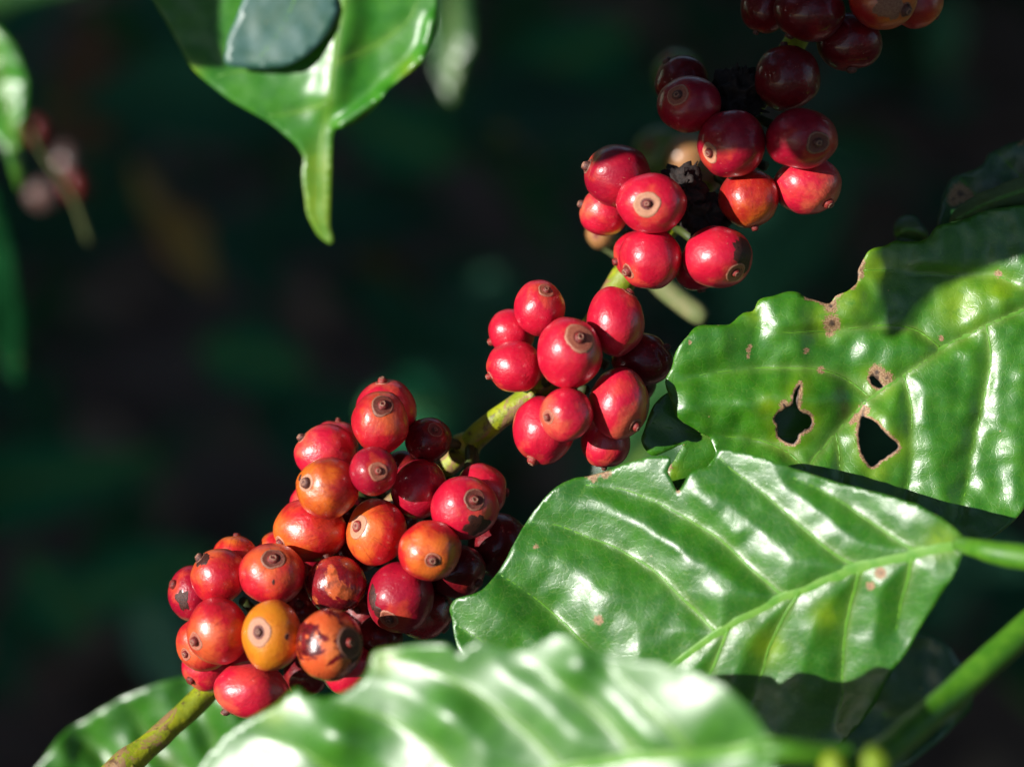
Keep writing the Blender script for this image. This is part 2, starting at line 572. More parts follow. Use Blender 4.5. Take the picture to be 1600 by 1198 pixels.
def bush(name, x, y, h, r, n, label, cat='shrub', mat=None, keep_view=True, size=.15, zlo=.15, seed=0, group=None, gap=.40):
    e = bpy.data.objects.new(name, None); e.location = (x, y, 0); COL.objects.link(e)
    tag(e, label, cat, group)

    def samp(rng):
        a = rng.uniform(0, 2 * math.pi); q = rng.uniform(.25, 1) ** .5
        z = rng.uniform(zlo, h)
        rr = r * (1 - .45 * abs((z - h * .55) / h * 1.6) ** 2)
        p = np.array([x + rr * q * math.cos(a), y + rr * q * math.sin(a), z])
        return p if clear_of_view(p, keep_view, gap) else None
    V, F = leafcloud(n, samp, size, seed + 100)
    c = mesh_obj('crown', V, F, mat or M_BUSH, e, smooth=False)
    c['kind'] = 'stuff'
    pts = [(x + .03 * math.sin(k * 1.7), y + .03 * math.cos(k * 2.1), z) for k, z in enumerate(np.linspace(-.05, h * .85, 8))]
    V, F = tube(pts, np.linspace(.035, .012, 8), 8)
    mesh_obj('trunk', V, F, M_TRUNK, e)
    return e


bush('coffee_bush', -1.25, .85, 1.75, .62, 1500, 'dense unseen coffee bush added outside the left edge to shade the soil', seed=1, mat=M_BUSHD)  # unseen left row added to keep the sun off the background
bush('coffee_bush', -1.5, 1.95, 1.9, .7, 1500, 'taller unseen coffee bush added farther back beyond the left edge for shade', seed=2, mat=M_BUSHD)
bush('coffee_bush', -1.9, .1, 1.6, .6, 900, 'unseen coffee bush added far out to the left of the fruiting branch for shade', seed=3, mat=M_BUSHD)
bush('coffee_bush', -1.35, .02, 1.95, .55, 1300, 'unseen coffee bush closest to the viewer on the left, added for shade', seed=14, mat=M_BUSHD, gap=.40)
bush('coffee_bush', -2.6, 1.2, 2.4, .8, 1200, 'tallest unseen coffee bush in the shade row added left of the picture', seed=4, mat=M_BUSHD)
bush('coffee_bush', .95, .75, 1.9, .55, 1300, 'unseen coffee bush added to the right of the fruiting branch to block sky light', seed=5, mat=M_BUSHD)  # unseen bush added to block low sky light
bush('coffee_bush', .75, 2.3, 1.35, .65, 1500, 'shaded coffee bush in the dark upper right background', seed=6, mat=M_BUSHD, keep_view=False)
bush('coffee_bush', -.15, 3.3, 1.6, .8, 1300, 'shaded coffee bush in the dark distance above the centre', seed=7, mat=M_BUSHD, keep_view=False)
bush('coffee_bush', 1.1, -1.0, 2.0, .6, 800, 'unseen coffee bush added behind the viewer on the right to block sky light', seed=8, mat=M_BUSHD)  # unseen bushes behind the viewer, added to cut ambient sky light
bush('coffee_bush', .2, -2.0, 2.1, .7, 800, 'unseen coffee bush added behind the viewer to block sky light', seed=9, mat=M_BUSHD)


e = bpy.data.objects.new('added_shade_tree', None); e.location = (1.9, 1.6, 0); COL.objects.link(e)  # unseen crown added overhead to block sky light and deepen the shade
tag(e, 'tall unseen tree added above the coffee shrubs to block sky light from overhead', 'tree')


def crown_samp(rng):
    p = np.array([rng.uniform(-1.6, 2.4), rng.uniform(-1.2, 2.8), rng.uniform(2.5, 3.4)])
    if noise.noise(Vector(tuple(p * 1.3))) < -.12: return None
    return p if clear_of_view(p, True, .35) else None


V, F = leafcloud(2600, crown_samp, .24, 77)
c_ = mesh_obj('crown', V, F, M_BUSHD, e, smooth=False); c_['kind'] = 'stuff'
V, F = tube([(1.9, 1.6, z) for z in np.linspace(-.1, 2.9, 9)], np.linspace(.09, .04, 9), 10)
mesh_obj('trunk', V, F, M_TRUNK, e)


e = bpy.data.objects.new('added_shade_tree', None); e.location = (-4.4, -2.9, 0); COL.objects.link(e)  # unseen tree added to block bright sky around the sun
tag(e, 'broad unseen tree added behind and left of the viewer to block sky near the sun', 'tree')


def crown_samp2(rng):
    d = rng.normal(size=3); d /= np.linalg.norm(d)
    p = np.array([-4.3, -2.7, 3.9]) + d * np.array([2.6, 2.6, 2.9]) * rng.uniform(.6, 1) 
    return p if clear_of_view(p, True, .78) else None


V, F = leafcloud(3800, crown_samp2, .42, 78)
c_ = mesh_obj('crown', V, F, M_BUSHD, e, smooth=False); c_['kind'] = 'stuff'
V, F = tube([(-4.4, -2.9, z) for z in np.linspace(-.1, 3.6, 9)], np.linspace(.16, .07, 9), 10)
mesh_obj('trunk', V, F, M_TRUNK, e)


def litter_samp(rng):
    x = rng.uniform(-1.6, 1.8); y = rng.uniform(.3, 3.6)
    return np.array([x, y, .02 + rng.uniform(0, .03)])


V, F = leafcloud(700, litter_samp, .11, 21)
V = np.array(V)
V[:, 2] = .03 + (V[:, 2] - .03) * .25 + .02
o = mesh_obj('leaf_litter', V, F, M_LITTER, smooth=False)
tag(o, 'scattered brown fallen leaves on the dark soil', 'leaf litter', kind='stuff')


def weed_samp(rng):
    x = rng.uniform(-1.3, .9); y = rng.uniform(.9, 2.8)
    if noise.noise(Vector((x * 2.2, y * 2.2, 5))) < .05: return None
    return np.array([x, y, rng.uniform(.03, .22)])


V, F = leafcloud(420, weed_samp, .09, 31)


def weed2(rng):
    s_ = -rng.uniform(.75, 1.5)
    return np.array(P(rng.uniform(-150, 1500), rng.uniform(-100, 1250), s_))


V2, F2 = leafcloud(95, weed2, .13, 32)
F = F + [tuple(q + len(V) for q in f) for f in F2]
V = np.concatenate([V, V2])
M_TEAL = bushleaf_mat('undergrowth blue green', (.006, .06, .035), (.03, .20, .10), .8)
o = mesh_obj('undergrowth', V, F, M_TEAL, smooth=False)
tag(o, 'low dim green weeds growing on the shaded soil', 'undergrowth', kind='stuff')




def weed3(rng):
    a_, b_ = rng.uniform(-150, 1500), rng.uniform(-100, 1250)
    if noise.noise(Vector((a_ * .004, b_ * .004, 2))) < -.05: return None
    return np.array(P(a_, b_, -rng.uniform(.7, 1.3)))


V3, F3 = leafcloud(60, weed3, .065, 52)
o = mesh_obj('weeds', V3, F3, bushleaf_mat('weed lit green', (.03, .17, .09), (.07, .24, .13), .85), smooth=False)  # paler colour stands for leaves that catch more light
tag(o, 'sparse weed leaves coloured paler as if catching light, blurred in the shaded background', 'weeds', kind='stuff')


# ------------------------------------------------------------------ cherries
def sph(nu=44, nv=30):
    V, F, L = [], [], []
    V.append((0, 0, 1))
    for j in range(1, nv):
        th = math.pi * j / nv
        for i in range(nu):
            ph = 2 * math.pi * i / nu
            V.append((math.sin(th) * math.cos(ph), math.sin(th) * math.sin(ph), math.cos(th)))
    V.append((0, 0, -1))
    for i in range(nu):
        F.append((0, 1 + i, 1 + (i + 1) % nu))
    for j in range(nv - 2):
        a = 1 + j * nu
        for i in range(nu):
            i2 = (i + 1) % nu
            F.append((a + i, a + nu + i, a + nu + i2, a + i2))
    a = 1 + (nv - 2) * nu
    for i in range(nu):
        F.append((a + i, len(V) - 1, a + (i + 1) % nu))
    return np.array(V, float), F


SPH_V, SPH_F = sph()

# x, y, rx, ry, layer, tip (x, y) or direction, skin, ring size, ring material, nub material, label
H = None
CH = [
 # ---- lower cluster
 (604, 641, 47, 50, 1, (598, 594), M_RED, .20, R_TAN, R_NUBR, 'red cherry topmost in the lower cluster, its nub on the skyline'),
 (594, 660, 44, 50, 3, (600, 631), M_ORED, .36, R_BROWN, R_NUB, 'orange red cherry with oval brown scar, in front of the topmost red one'),
 (669, 687, 37, 36, 1, (682, 670), M_DEEP, .30, R_BROWN, R_NUBD, 'small dark maroon cherry beside the bare branch at the top of the lower cluster'),
 (583, 736, 37, 39, 4, (594, 734), M_MID, .34, R_TAN, R_NUBR, 'small crimson cherry with round rimmed scar, upper centre of lower cluster'),
 (508, 706, 49, 43, 1, (470, 682), M_PINK, .18, R_TAN, R_NUBD, 'rosy red cherry on the upper left shoulder of lower cluster, dark nub pointing left'),
 (524, 692, 37, 37, 0, (530, 640), M_RED, .12, R_TAN, R_NUB, 'mostly hidden red cherry peeping over the rosy one on the upper left'),
 (512, 762, 50, 49, 4, (479, 752), M_BROWN, .24, R_PALE, R_NUBD, 'dark orange cherry with brown nub in a pale ring facing left'),
 (484, 786, 32, 32, 0, (470, 770), M_RED, .1, R_TAN, R_NUB, 'sliver of red cherry behind the dark orange one on the left side'),
 (485, 828, 58, 50, 2, (437, 848), M_ORANGE, .20, R_PALE, R_NUB, 'large glossy orange red cherry with its nub at the lower left'),
 (588, 832, 48, 52, 3, (559, 819), M_ORANGE, .32, R_PALE, R_NUBR, 'orange cherry with a pale oval scar and fine dark streaks'),
 (655, 764, 45, 48, 2, (690, 830), M_MID, .1, R_BROWN, R_NUBD, 'dim plum red cherry with no visible nub near the bare branch'),
 (726, 793, 52, 50, 4, (743, 778), M_RED, .30, R_BROWN, R_NUB, 'red cherry with a dark brown stain beside its ringed nub'),
 (752, 767, 41, 43, 2, (800, 770), M_RED, .1, R_BROWN, R_NUB, 'red cherry tucked behind the stained one'),
 (778, 852, 48, 50, -.6, (810, 870), M_DEEP, .1, R_BROWN, R_NUBD, 'dark red shaded cherry touching the left margin of the large middle leaf'),
 (671, 860, 50, 47, 5, (678, 873), M_ORANGE, .22, R_TAN, R_NUB, 'orange red cherry with round brown nub facing the viewer and radial streaks'),
 (714, 892, 46, 42, 2, (750, 910), M_DEEP, .1, R_BROWN, R_NUBD, 'dark red cherry behind the streaked orange one'),
 (625, 933, 53, 56, 3, (609, 966), M_MID, .27, R_TAN, R_NUBD, 'crimson plum shaped cherry with blackened left flank and nub at its lower end'),
 (664, 955, 46, 44, 1, (700, 985), M_SCABBED, .1, R_BROWN, R_NUBD, 'black and red overripe cherry behind the crimson plum shaped one'),
 (525, 913, 48, 47, 3.4, (505, 860), M_BLOTCH, .1, R_BROWN, R_NUBD, 'glossy maroon cherry with ragged orange blotches, beside the plum shaped one'),
 (515, 1007, 53, 57, 5.8, (552, 1000), M_STRIPE, .40, R_BROWN, R_NUBR, 'orange cherry striped with maroon, nub in a dark ring facing right'),
 (425, 897, 51, 49, 4, (431, 868), M_ORED, .32, R_BROWN, R_NUB, 'orange red cherry with dark specks and a glossy maroon nub near its top'),
 (425, 993, 48, 55, 5.6, (408, 982), M_YEL, .38, R_PALE, R_NUBD, 'amber yellow cherry with a wide pale ring, lowest yellow one of the cluster'),
 (342, 900, 44, 45, 3, (312, 869), M_ORED, .2, R_BROWN, R_NUBD, 'warm red cherry with a browned top left shoulder'),
 (367, 868, 34, 33, 1, (370, 830), M_ORANGE, .1, R_BROWN, R_NUB, 'orange cherry partly hidden at the top left of the end of the cluster'),
 (432, 860, 30, 30, 0, (400, 850), M_ORANGE, .1, R_BROWN, R_NUB, 'sliver of orange cherry between two larger ones at the left'),
 (301, 927, 39, 44, 1, (272, 910), M_MID, .1, R_TAN, R_NUB, 'crimson cherry at the far left of the cluster with a wrinkled glossy patch'),
 (341, 986, 50, 52, 5, (308, 998), M_ORED, .25, R_TAN, R_NUB, 'big warm red cherry with dark nub at its left, above the end of the branch'),
 (318, 1006, 43, 43, 2, (292, 1019), M_ORED, .2, R_TAN, R_NUB, 'orange red cherry half hidden below the big warm red one'),
 (322, 1041, 38, 38, 1, (300, 1060), M_RED, .1, R_TAN, R_NUB, 'red cherry at the lower left corner beside the bare branch end'),
 (393, 1078, 60, 46, 4, (351, 1113), M_PINK, .2, R_BROWN, R_NUBD, 'lowest cherry of the lower cluster, rosy with its nub pointing down left'),
 (545, 1045, 42, 42, 2, (560, 1090), M_RED, .1, R_TAN, R_NUB, 'red cherry showing just above the edge of the blurred front leaf'),
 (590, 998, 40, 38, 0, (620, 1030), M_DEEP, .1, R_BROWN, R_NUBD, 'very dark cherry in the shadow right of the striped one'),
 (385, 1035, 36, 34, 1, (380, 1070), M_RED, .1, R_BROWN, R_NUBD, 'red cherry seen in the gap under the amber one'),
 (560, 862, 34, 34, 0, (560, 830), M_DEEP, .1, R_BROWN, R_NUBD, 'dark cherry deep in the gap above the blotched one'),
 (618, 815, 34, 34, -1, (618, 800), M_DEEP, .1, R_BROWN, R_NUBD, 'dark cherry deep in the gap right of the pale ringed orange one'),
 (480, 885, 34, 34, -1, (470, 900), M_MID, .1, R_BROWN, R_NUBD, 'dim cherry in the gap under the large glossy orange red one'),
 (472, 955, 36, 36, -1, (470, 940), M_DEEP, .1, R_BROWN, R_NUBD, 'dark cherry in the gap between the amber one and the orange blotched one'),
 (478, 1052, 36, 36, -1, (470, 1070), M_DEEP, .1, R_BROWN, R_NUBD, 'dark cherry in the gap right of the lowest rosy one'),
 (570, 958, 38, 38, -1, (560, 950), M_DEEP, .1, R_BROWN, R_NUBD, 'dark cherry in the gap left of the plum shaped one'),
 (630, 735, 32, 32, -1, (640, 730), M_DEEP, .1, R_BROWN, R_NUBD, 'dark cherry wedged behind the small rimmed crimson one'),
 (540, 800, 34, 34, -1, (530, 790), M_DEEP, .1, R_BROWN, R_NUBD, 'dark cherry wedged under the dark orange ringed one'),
 # ---- middle cluster
 (843, 481, 40, 44, 2, (854, 452), M_RED, .28, R_TAN, R_NUB, 'red cherry topmost in the middle cluster with a brown nub on its crown'),
 (799, 519, 37, 36, 1, (763, 536), M_RED, .14, R_TAN, R_NUBR, 'red cherry far left in the middle cluster, pale pink nub poking left'),
 (805, 573, 46, 41, 2, (762, 589), M_RED, .14, R_TAN, R_NUBR, 'egg shaped red cherry lying on the branch at the left of the middle cluster'),
 (890, 551, 51, 56, 5, (906, 527), M_RED, .40, R_TAN, R_NUB, 'central red cherry of the middle cluster with a broad tan ring round its nub'),
 (961, 503, 46, 56, 3, (985, 456), M_RED, .26, R_TAN, R_NUB, 'red cherry at the upper right of the middle cluster, partly in shadow'),
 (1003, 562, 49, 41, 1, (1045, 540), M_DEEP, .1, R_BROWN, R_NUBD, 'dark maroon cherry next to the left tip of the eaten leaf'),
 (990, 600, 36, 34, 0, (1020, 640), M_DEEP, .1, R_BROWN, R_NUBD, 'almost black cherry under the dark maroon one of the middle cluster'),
 (967, 630, 47, 57, 4, (994, 667), M_PINK, .22, R_TAN, R_NUBR, 'big rosy red cherry with its pink nub at the lower right'),
 (885, 647, 42, 43, 5, (854, 652), M_PINK, .26, R_TAN, R_NUB, 'rosy orange cherry with a round brown nub facing left in the middle cluster'),
 (849, 671, 48, 55, 3, (831, 721), M_RED, .18, R_TAN, R_NUBR, 'bright red cherry at the bottom left of the middle cluster, nub at its base'),
 (946, 692, 39, 40, 2, (944, 735), M_PINK, .14, R_BROWN, R_NUBD, 'lowest red cherry of the middle cluster, just above the middle leaf'),
 # ---- upper right cluster
 (964, 275, 53, 49, 2, (915, 260), M_MID, .22, R_BROWN, R_NUBD, 'half shaded crimson cherry at the upper left of the right hand cluster'),
 (945, 331, 41, 39, 1, (904, 318), M_PINK, .14, R_TAN, R_NUBD, 'pinkish cherry at the left end of the right hand cluster, nub in profile'),
 (1018, 318, 55, 47, 4, (1008, 322), M_RED, .36, R_PALE, R_NUB, 'bright red cherry with a cream ring and dark nub facing the viewer'),
 (1016, 404, 50, 49, 3, (977, 426), M_RED, .24, R_TAN, R_NUB, 'bright red cherry with a small nub at its lower left, below the cream ringed one'),
 (999, 400, 41, 40, 1, (960, 410), M_RED, .1, R_TAN, R_NUB, 'red cherry showing only as a rim left of the small nubbed one'),
 (1121, 402, 55, 49, 3, (1149, 430), M_RED, .30, R_TAN, R_NUBR, 'red cherry whose right side is covered by a rough brown scab'),
 (1090, 420, 38, 35, 1, (1100, 470), M_MID, .1, R_BROWN, R_NUBD, 'shaded red cherry behind the scabbed one'),
 (1143, 225, 54, 53, 3, (1104, 243), M_MID, .26, R_PALE, R_NUB, 'crimson cherry with a dull brown bloom, lit only along its lower left'),
 (1252, 217, 56, 48, 4, (1275, 228), M_MID, .32, R_BROWN, R_NUBD, 'shaded crimson cherry with a wide brown ring at its right'),
 (1261, 290, 54, 46, 2, (1293, 321), M_PINK, .12, R_TAN, R_NUBR, 'bright pink red cherry hanging lowest on the right, small pink nub below'),
 (1171, 310, 47, 48, 2, (1180, 360), M_BROWN, .1, R_TAN, R_NUB, 'amber orange cherry with no nub showing, half in shadow'),
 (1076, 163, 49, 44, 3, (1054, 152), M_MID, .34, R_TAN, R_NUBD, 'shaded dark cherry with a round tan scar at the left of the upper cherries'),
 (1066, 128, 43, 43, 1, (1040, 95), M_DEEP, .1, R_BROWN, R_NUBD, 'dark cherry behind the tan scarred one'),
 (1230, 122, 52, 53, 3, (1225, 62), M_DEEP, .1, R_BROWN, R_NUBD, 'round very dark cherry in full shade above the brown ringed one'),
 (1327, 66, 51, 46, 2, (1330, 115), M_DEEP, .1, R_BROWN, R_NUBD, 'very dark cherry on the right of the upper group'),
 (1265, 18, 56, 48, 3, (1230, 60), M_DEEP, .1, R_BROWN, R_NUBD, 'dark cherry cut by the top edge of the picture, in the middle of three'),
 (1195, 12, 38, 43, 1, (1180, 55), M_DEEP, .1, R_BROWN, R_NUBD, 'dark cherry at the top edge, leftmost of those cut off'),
 (1380, -2, 53, 49, 4, (1412, 22), M_BROWN, .2, R_BROWN, R_NUBD, 'dull brown orange cherry at the top edge with a dark nub'),
 (1433, 3, 41, 42, 2, (1470, 30), M_BROWN, .1, R_BROWN, R_NUBD, 'rightmost cherry at the top edge, reddish brown'),
]

# depth: layer first, then push overlapping neighbours apart
cs = np.array([c[4] for c in CH], float) * .0035 - .006
cx = np.array([c[0] for c in CH], float); cy = np.array([c[1] for c in CH], float)
cr = np.array([(c[2] + c[3]) / 2 for c in CH], float)
order = [c[4] for c in CH]
for it in range(200):
    for i in range(len(CH)):
        for j in range(i + 1, len(CH)):
            dl = math.hypot(cx[i] - cx[j], cy[i] - cy[j])
            need = (cr[i] + cr[j]) * .93
            if dl >= need: continue
            dz = math.sqrt(need * need - dl * dl) * WPX
            dz = min(dz, need * WPX * .8)
            hi, lo = (i, j) if (order[i], -i) > (order[j], -j) else (j, i)
            g_ = cs[hi] - cs[lo]
            if g_ < dz:
                m = (dz - g_) * .25
                cs[hi] += m; cs[lo] -= m
cs -= .0005

BR = [(96, 1268, .002), (150, 1228, -.001), (200, 1190, -.004), (262, 1138, -.008), (335, 1068, -.013), (430, 960, -.017), (560, 830, -.017), (690, 735, -.015),
      (760, 668, -.010), (830, 618, -.009), (900, 555, -.013), (965, 448, -.014), (1040, 360, -.014), (1110, 270, -.013),
      (1160, 190, -.013), (1240, 70, -.012), (1310, -60, -.012), (1400, -180, -.012)]
BRP = catmull([(x, y, s * 1e5) for x, y, s in BR], 8)
BRW = np.array([np.array(P(p[0], p[1], p[2] / 1e5)) for p in BRP])


def shape(u, seed, flat_tip=.05):
    """local unit direction -> radius factor"""
    z = u[:, 2]
    th = np.arccos(np.clip(z, -1, 1))
    r = 1 - flat_tip * np.exp(-(th / .38) ** 2) - .02 * np.exp(-(th / .22) ** 2) - .05 * np.exp(-((math.pi - th) / .5) ** 2)
    r += .012 * np.cos(2 * np.arctan2(u[:, 1], u[:, 0])) * np.sin(th)
    r += .02 * (np.abs(np.sin(th)) ** 1.5 - .8)
    rs = np.array([noise.noise(Vector(tuple(q * 1.3)) + Vector((seed * 7.1, 0, 0))) for q in u])
    rs2 = np.array([noise.noise(Vector(tuple(q * 3.1)) + Vector((seed * 3.7, 9, 0))) for q in u])
    return r + .058 * rs + .014 * rs2


def annulus(r0, r1, lift, seed, nu=30, rings=4, jag=.12, rim=.012):
    V, F = [], []
    for j in range(rings + 1):
        f = j / rings
        for i in range(nu):
            ph = 2 * math.pi * i / nu
            k = 1 + jag * f * (noise.noise(Vector((math.cos(ph) * .9, math.sin(ph) * .9, seed))) * 2 + .35 * noise.noise(Vector((math.cos(ph) * 5, math.sin(ph) * 5, seed))))
            th = (r0 + (r1 - r0) * f) * k
            V.append((math.sin(th) * math.cos(ph), math.sin(th) * math.sin(ph), math.cos(th), lift * (1 - f ** 6) + rim * math.exp(-((f - .8) / .09) ** 2) - .012 * math.exp(-((f - .45) / .2) ** 2) + .012 - .022 * (f == 1)))
    for j in range(rings):
        for i in range(nu):
            i2 = (i + 1) % nu
            F.append((j * nu + i, (j + 1) * nu + i, (j + 1) * nu + i2, j * nu + i2))
    return np.array(V), F


# nub profile as (polar radius, height above skin)
def lathe(prof, seed, nu=18, jag=.06):
    V, F = [], []
    for j, (rr, h) in enumerate(prof):
        for i in range(nu):
            ph = 2 * math.pi * i / nu
            k = 1 + jag * 2 * noise.noise(Vector((math.cos(ph) * 1.7, math.sin(ph) * 1.7, seed + h * 6)))
            V.append((rr * k * math.cos(ph), rr * k * math.sin(ph), h))
    for j in range(len(prof) - 1):
        for i in range(nu):
            i2 = (i + 1) % nu
            F.append((j * nu + i, j * nu + i2, (j + 1) * nu + i2, (j + 1) * nu + i))
    F.append(tuple((len(prof) - 1) * nu + i for i in range(nu)))
    return np.array(V), F


def frame_from_tip(nx, ny):
    q = nx * nx + ny * ny
    if q > .97:
        m = math.sqrt(q); nx, ny = nx / m, ny / m
        nz = -.12 if q > 1.15 else .10
        v = Vector((nx, ny, nz)).normalized()
    else:
        v = Vector((nx, ny, math.sqrt(1 - q)))
    rot = Vector((0, 0, 1)).rotation_difference(v)
    spin = Matrix.Rotation(RNG.uniform(0, 6.28), 3, 'Z')
    return np.array(rot.to_matrix() @ spin), v


AXES = np.array([list(AX), list(AU), list(AB)])
cherry_objs = {}


def build_cherry(idx, x, y, rx, ry, s, tip, skin, rsize, rmat, nmat, label, group):
    k = WPX * (DIST - s) / DIST
    # perspective: local view axes at this pixel
    cen = P(x, y, s)
    R, tv = frame_from_tip((tip[0] - x) / rx, -(tip[1] - y) / ry)
    sc = np.array([rx * k, ry * k, (rx + ry) / 2 * k])
    origin = np.array(cen)

    def world_pts(u, fac):
        q = (u @ R.T) * sc
        return (q * fac[:, None]) @ AXES + origin
    f = shape(SPH_V, idx)
    o = mesh_obj('coffee_cherry', world_pts(SPH_V, f), SPH_F, skin, attrs={'local': ('FLOAT_VECTOR', SPH_V)}, origin=origin)
    tag(o, label, 'cherry', group)
    hidden = rsize <= .1
    rs = .2 if hidden else rsize
    # scar ring
    A, F = annulus(.10, rs * 1.25, .006, idx * 3.3, nu=44, rings=8, jag=.13)
    u = A[:, :3]
    fac = shape(u, idx) + A[:, 3]
    if not hidden:
        rimv = np.repeat(np.linspace(0, 1, 9), 44)[:len(u)]
        mesh_obj('scar_ring', world_pts(u, fac), F, rmat, o, attrs={'local': ('FLOAT_VECTOR', u), 'rim': ('FLOAT', rimv), 'ringf': ('FLOAT', np.ones(len(u)))}, origin=origin)
    # nub
    nr = .148 + .03 * math.sin(idx * 2.3)
    rs = rs * (.74 + .14 * math.sin(idx * 1.9))
    nh = .10 if rs > .16 else .15
    prof = [(nr * 1.15, -.05), (nr * 1.08, .02), (nr, nh * .6), (nr * .86, nh), (nr * .62, nh * 1.08)]
    A, F = lathe(prof, idx)
    rad0 = float(shape(np.array([[0, 0, 1.0]]), idx)[0])
    q = np.column_stack([A[:, 0], A[:, 1], rad0 * np.sqrt(np.maximum(0, 1 - A[:, 0] ** 2 - A[:, 1] ** 2)) + A[:, 2]])
    wp = ((q @ R.T) * sc) @ AXES + origin
    nb = mesh_obj('nub', wp, F, nmat, o, attrs={'local': ('FLOAT_VECTOR', q)}, origin=origin)
    if not hidden:
        prof = [(nr * .66, nh * 1.06), (nr * .58, nh * 1.24), (nr * .40, nh * 1.20), (nr * .32, nh * .95)]
        A, F = lathe(prof, idx + 9, 12, .14)
        q = np.column_stack([A[:, 0], A[:, 1], rad0 * np.sqrt(np.maximum(0, 1 - A[:, 0] ** 2 - A[:, 1] ** 2)) + A[:, 2]])
        wp = ((q @ R.T) * sc) @ AXES + origin
        cr_ = mesh_obj('crater', wp, F, R_CRATER, o, attrs={'local': ('FLOAT_VECTOR', q)}, origin=origin)
        cr_.parent = nb; cr_.location = (0, 0, 0)
        A, F = lathe([(nr * .42, nh * .98), (nr * .30, nh * 1.0), (nr * .1, nh * 1.04)], idx + 5, 12, .2)
        q = np.column_stack([A[:, 0], A[:, 1], rad0 * np.sqrt(np.maximum(0, 1 - A[:, 0] ** 2 - A[:, 1] ** 2)) + A[:, 2]])
        wp = ((q @ R.T) * sc) @ AXES + origin
        pit = mesh_obj('pit', wp, F, R_PIT, o, attrs={'local': ('FLOAT_VECTOR', q)}, origin=origin)
        pit.parent = nb; pit.location = (0, 0, 0)
    # stalk to the branch
    d = BRW - origin
    j = int(np.argmin((d ** 2).sum(1)))
    tgt = BRW[j]
    base = origin - (np.array([0, 0, 1.0]) @ R.T * sc) @ AXES * .0
    a = origin + (tgt - origin) * .0
    L = np.linalg.norm(tgt - origin)
    if L < .03:
        pts = [origin + (tgt - origin) * t for t in (0.5, .75, 1.0)]
        V, F = tube(pts, [.0011, .001, .0013], 6)
        mesh_obj('stalk', V, F, V_STALK, o)
    cherry_objs[idx] = (o, origin, R, sc)
    return o


def grp(c):
    if c[0] < 800 and c[1] > 590: return 'cherries in the lower left cluster'
    if c[0] < 1050 and c[1] > 438: return 'cherries in the middle cluster'
    return 'cherries in the upper right cluster'


for i, c in enumerate(CH):
    build_cherry(i, c[0], c[1], c[2], c[3], float(cs[i]), c[5], c[6], c[7], c[8], c[9], c[10], grp(c))


def scab(idx, px, py, rad, mat, sx=1.0, ang=0.0, jag=.5, name='scab'):
    """rough raised patch on cherry idx centred under photograph pixel (px, py)"""
    o, origin, R, sc = cherry_objs[idx]
    c = CH[idx]
    nx, ny = (px - c[0]) / c[2], -(py - c[1]) / c[3]
    v = Vector((nx, ny, math.sqrt(max(.02, 1 - nx * nx - ny * ny)))).normalized()
    Q = np.array(Vector((0, 0, 1)).rotation_difference(v).to_matrix())
    V, F = [(0, 0, 1)], []
    nu, rings = 34, 6
    H_ = [.012]
    for j in range(1, rings + 1):
        f = j / rings
        for i in range(nu):
            ph = 2 * math.pi * i / nu
            k = 1 + jag * (noise.noise(Vector((math.cos(ph) * 1.6, math.sin(ph) * 1.6, idx * 2.2))) + .5 * noise.noise(Vector((math.cos(ph) * 5, math.sin(ph) * 5, idx * 2.2))))
            th = rad * f * k
            a, b = th * math.cos(ph) * sx, th * math.sin(ph)
            a, b = a * math.cos(ang) - b * math.sin(ang), a * math.sin(ang) + b * math.cos(ang)
            t = math.hypot(a, b) + 1e-9
            V.append((math.sin(t) * a / t, math.sin(t) * b / t, math.cos(t)))
            H_.append(-.012 if j == rings else .007 + .006 * noise.noise(Vector((a * 14, b * 14, idx))))
    for i in range(nu):
        F.append((0, 1 + i, 1 + (i + 1) % nu))
    for j in range(rings - 1):
        for i in range(nu):
            i2 = (i + 1) % nu
            F.append((1 + j * nu + i, 1 + (j + 1) * nu + i, 1 + (j + 1) * nu + i2, 1 + j * nu + i2))
    ucam = np.array(V) @ Q.T
    u = ucam @ R                      # back into tip frame
    fac = shape(u, idx) + np.array(H_)
    wp = ((u @ R.T) * sc * fac[:, None]) @ AXES + origin
    return mesh_obj(name, wp, F, mat, o, attrs={'local': ('FLOAT_VECTOR', u)}, origin=origin)


def find(lbl):
    for i, c in enumerate(CH):
        if lbl in c[10]: return i


scab(find('dark brown stain'), 748, 822, .45, R_SCAB, 1.0)
scab(find('blackened left flank'), 583, 930, .36, R_SCAB, .55, .2)
scab(find('blackened left flank'), 594, 955, .24, R_SCAB, .8, .4)
scab(find('right side is covered'), 1162, 400, .62, R_SCAB, .75, .35)
scab(find('wrinkled glossy patch'), 290, 935, .5, R_SCAB, .6, .2, name='wrinkled_patch')
scab(find('browned top left'), 318, 872, .35, R_SCAB, 1.0)
scab(find('nub in a dark ring'), 560, 1015, .40, R_SCAB, .7, .3)
scab(find('dull brown orange'), 1385, 20, .5, R_SCABP, 1)
scab(find('pink nub at the lower right'), 1012, 640, .42, R_SCABP, .45, .2)
scab(find('dark specks'), 432, 905, .09, R_SCAB, .5)
scab(find('brown nub in a pale ring'), 470, 745, .12, R_SCAB, .6)
scab(find('amber yellow'), 452, 990, .10, R_SCAB, .8)

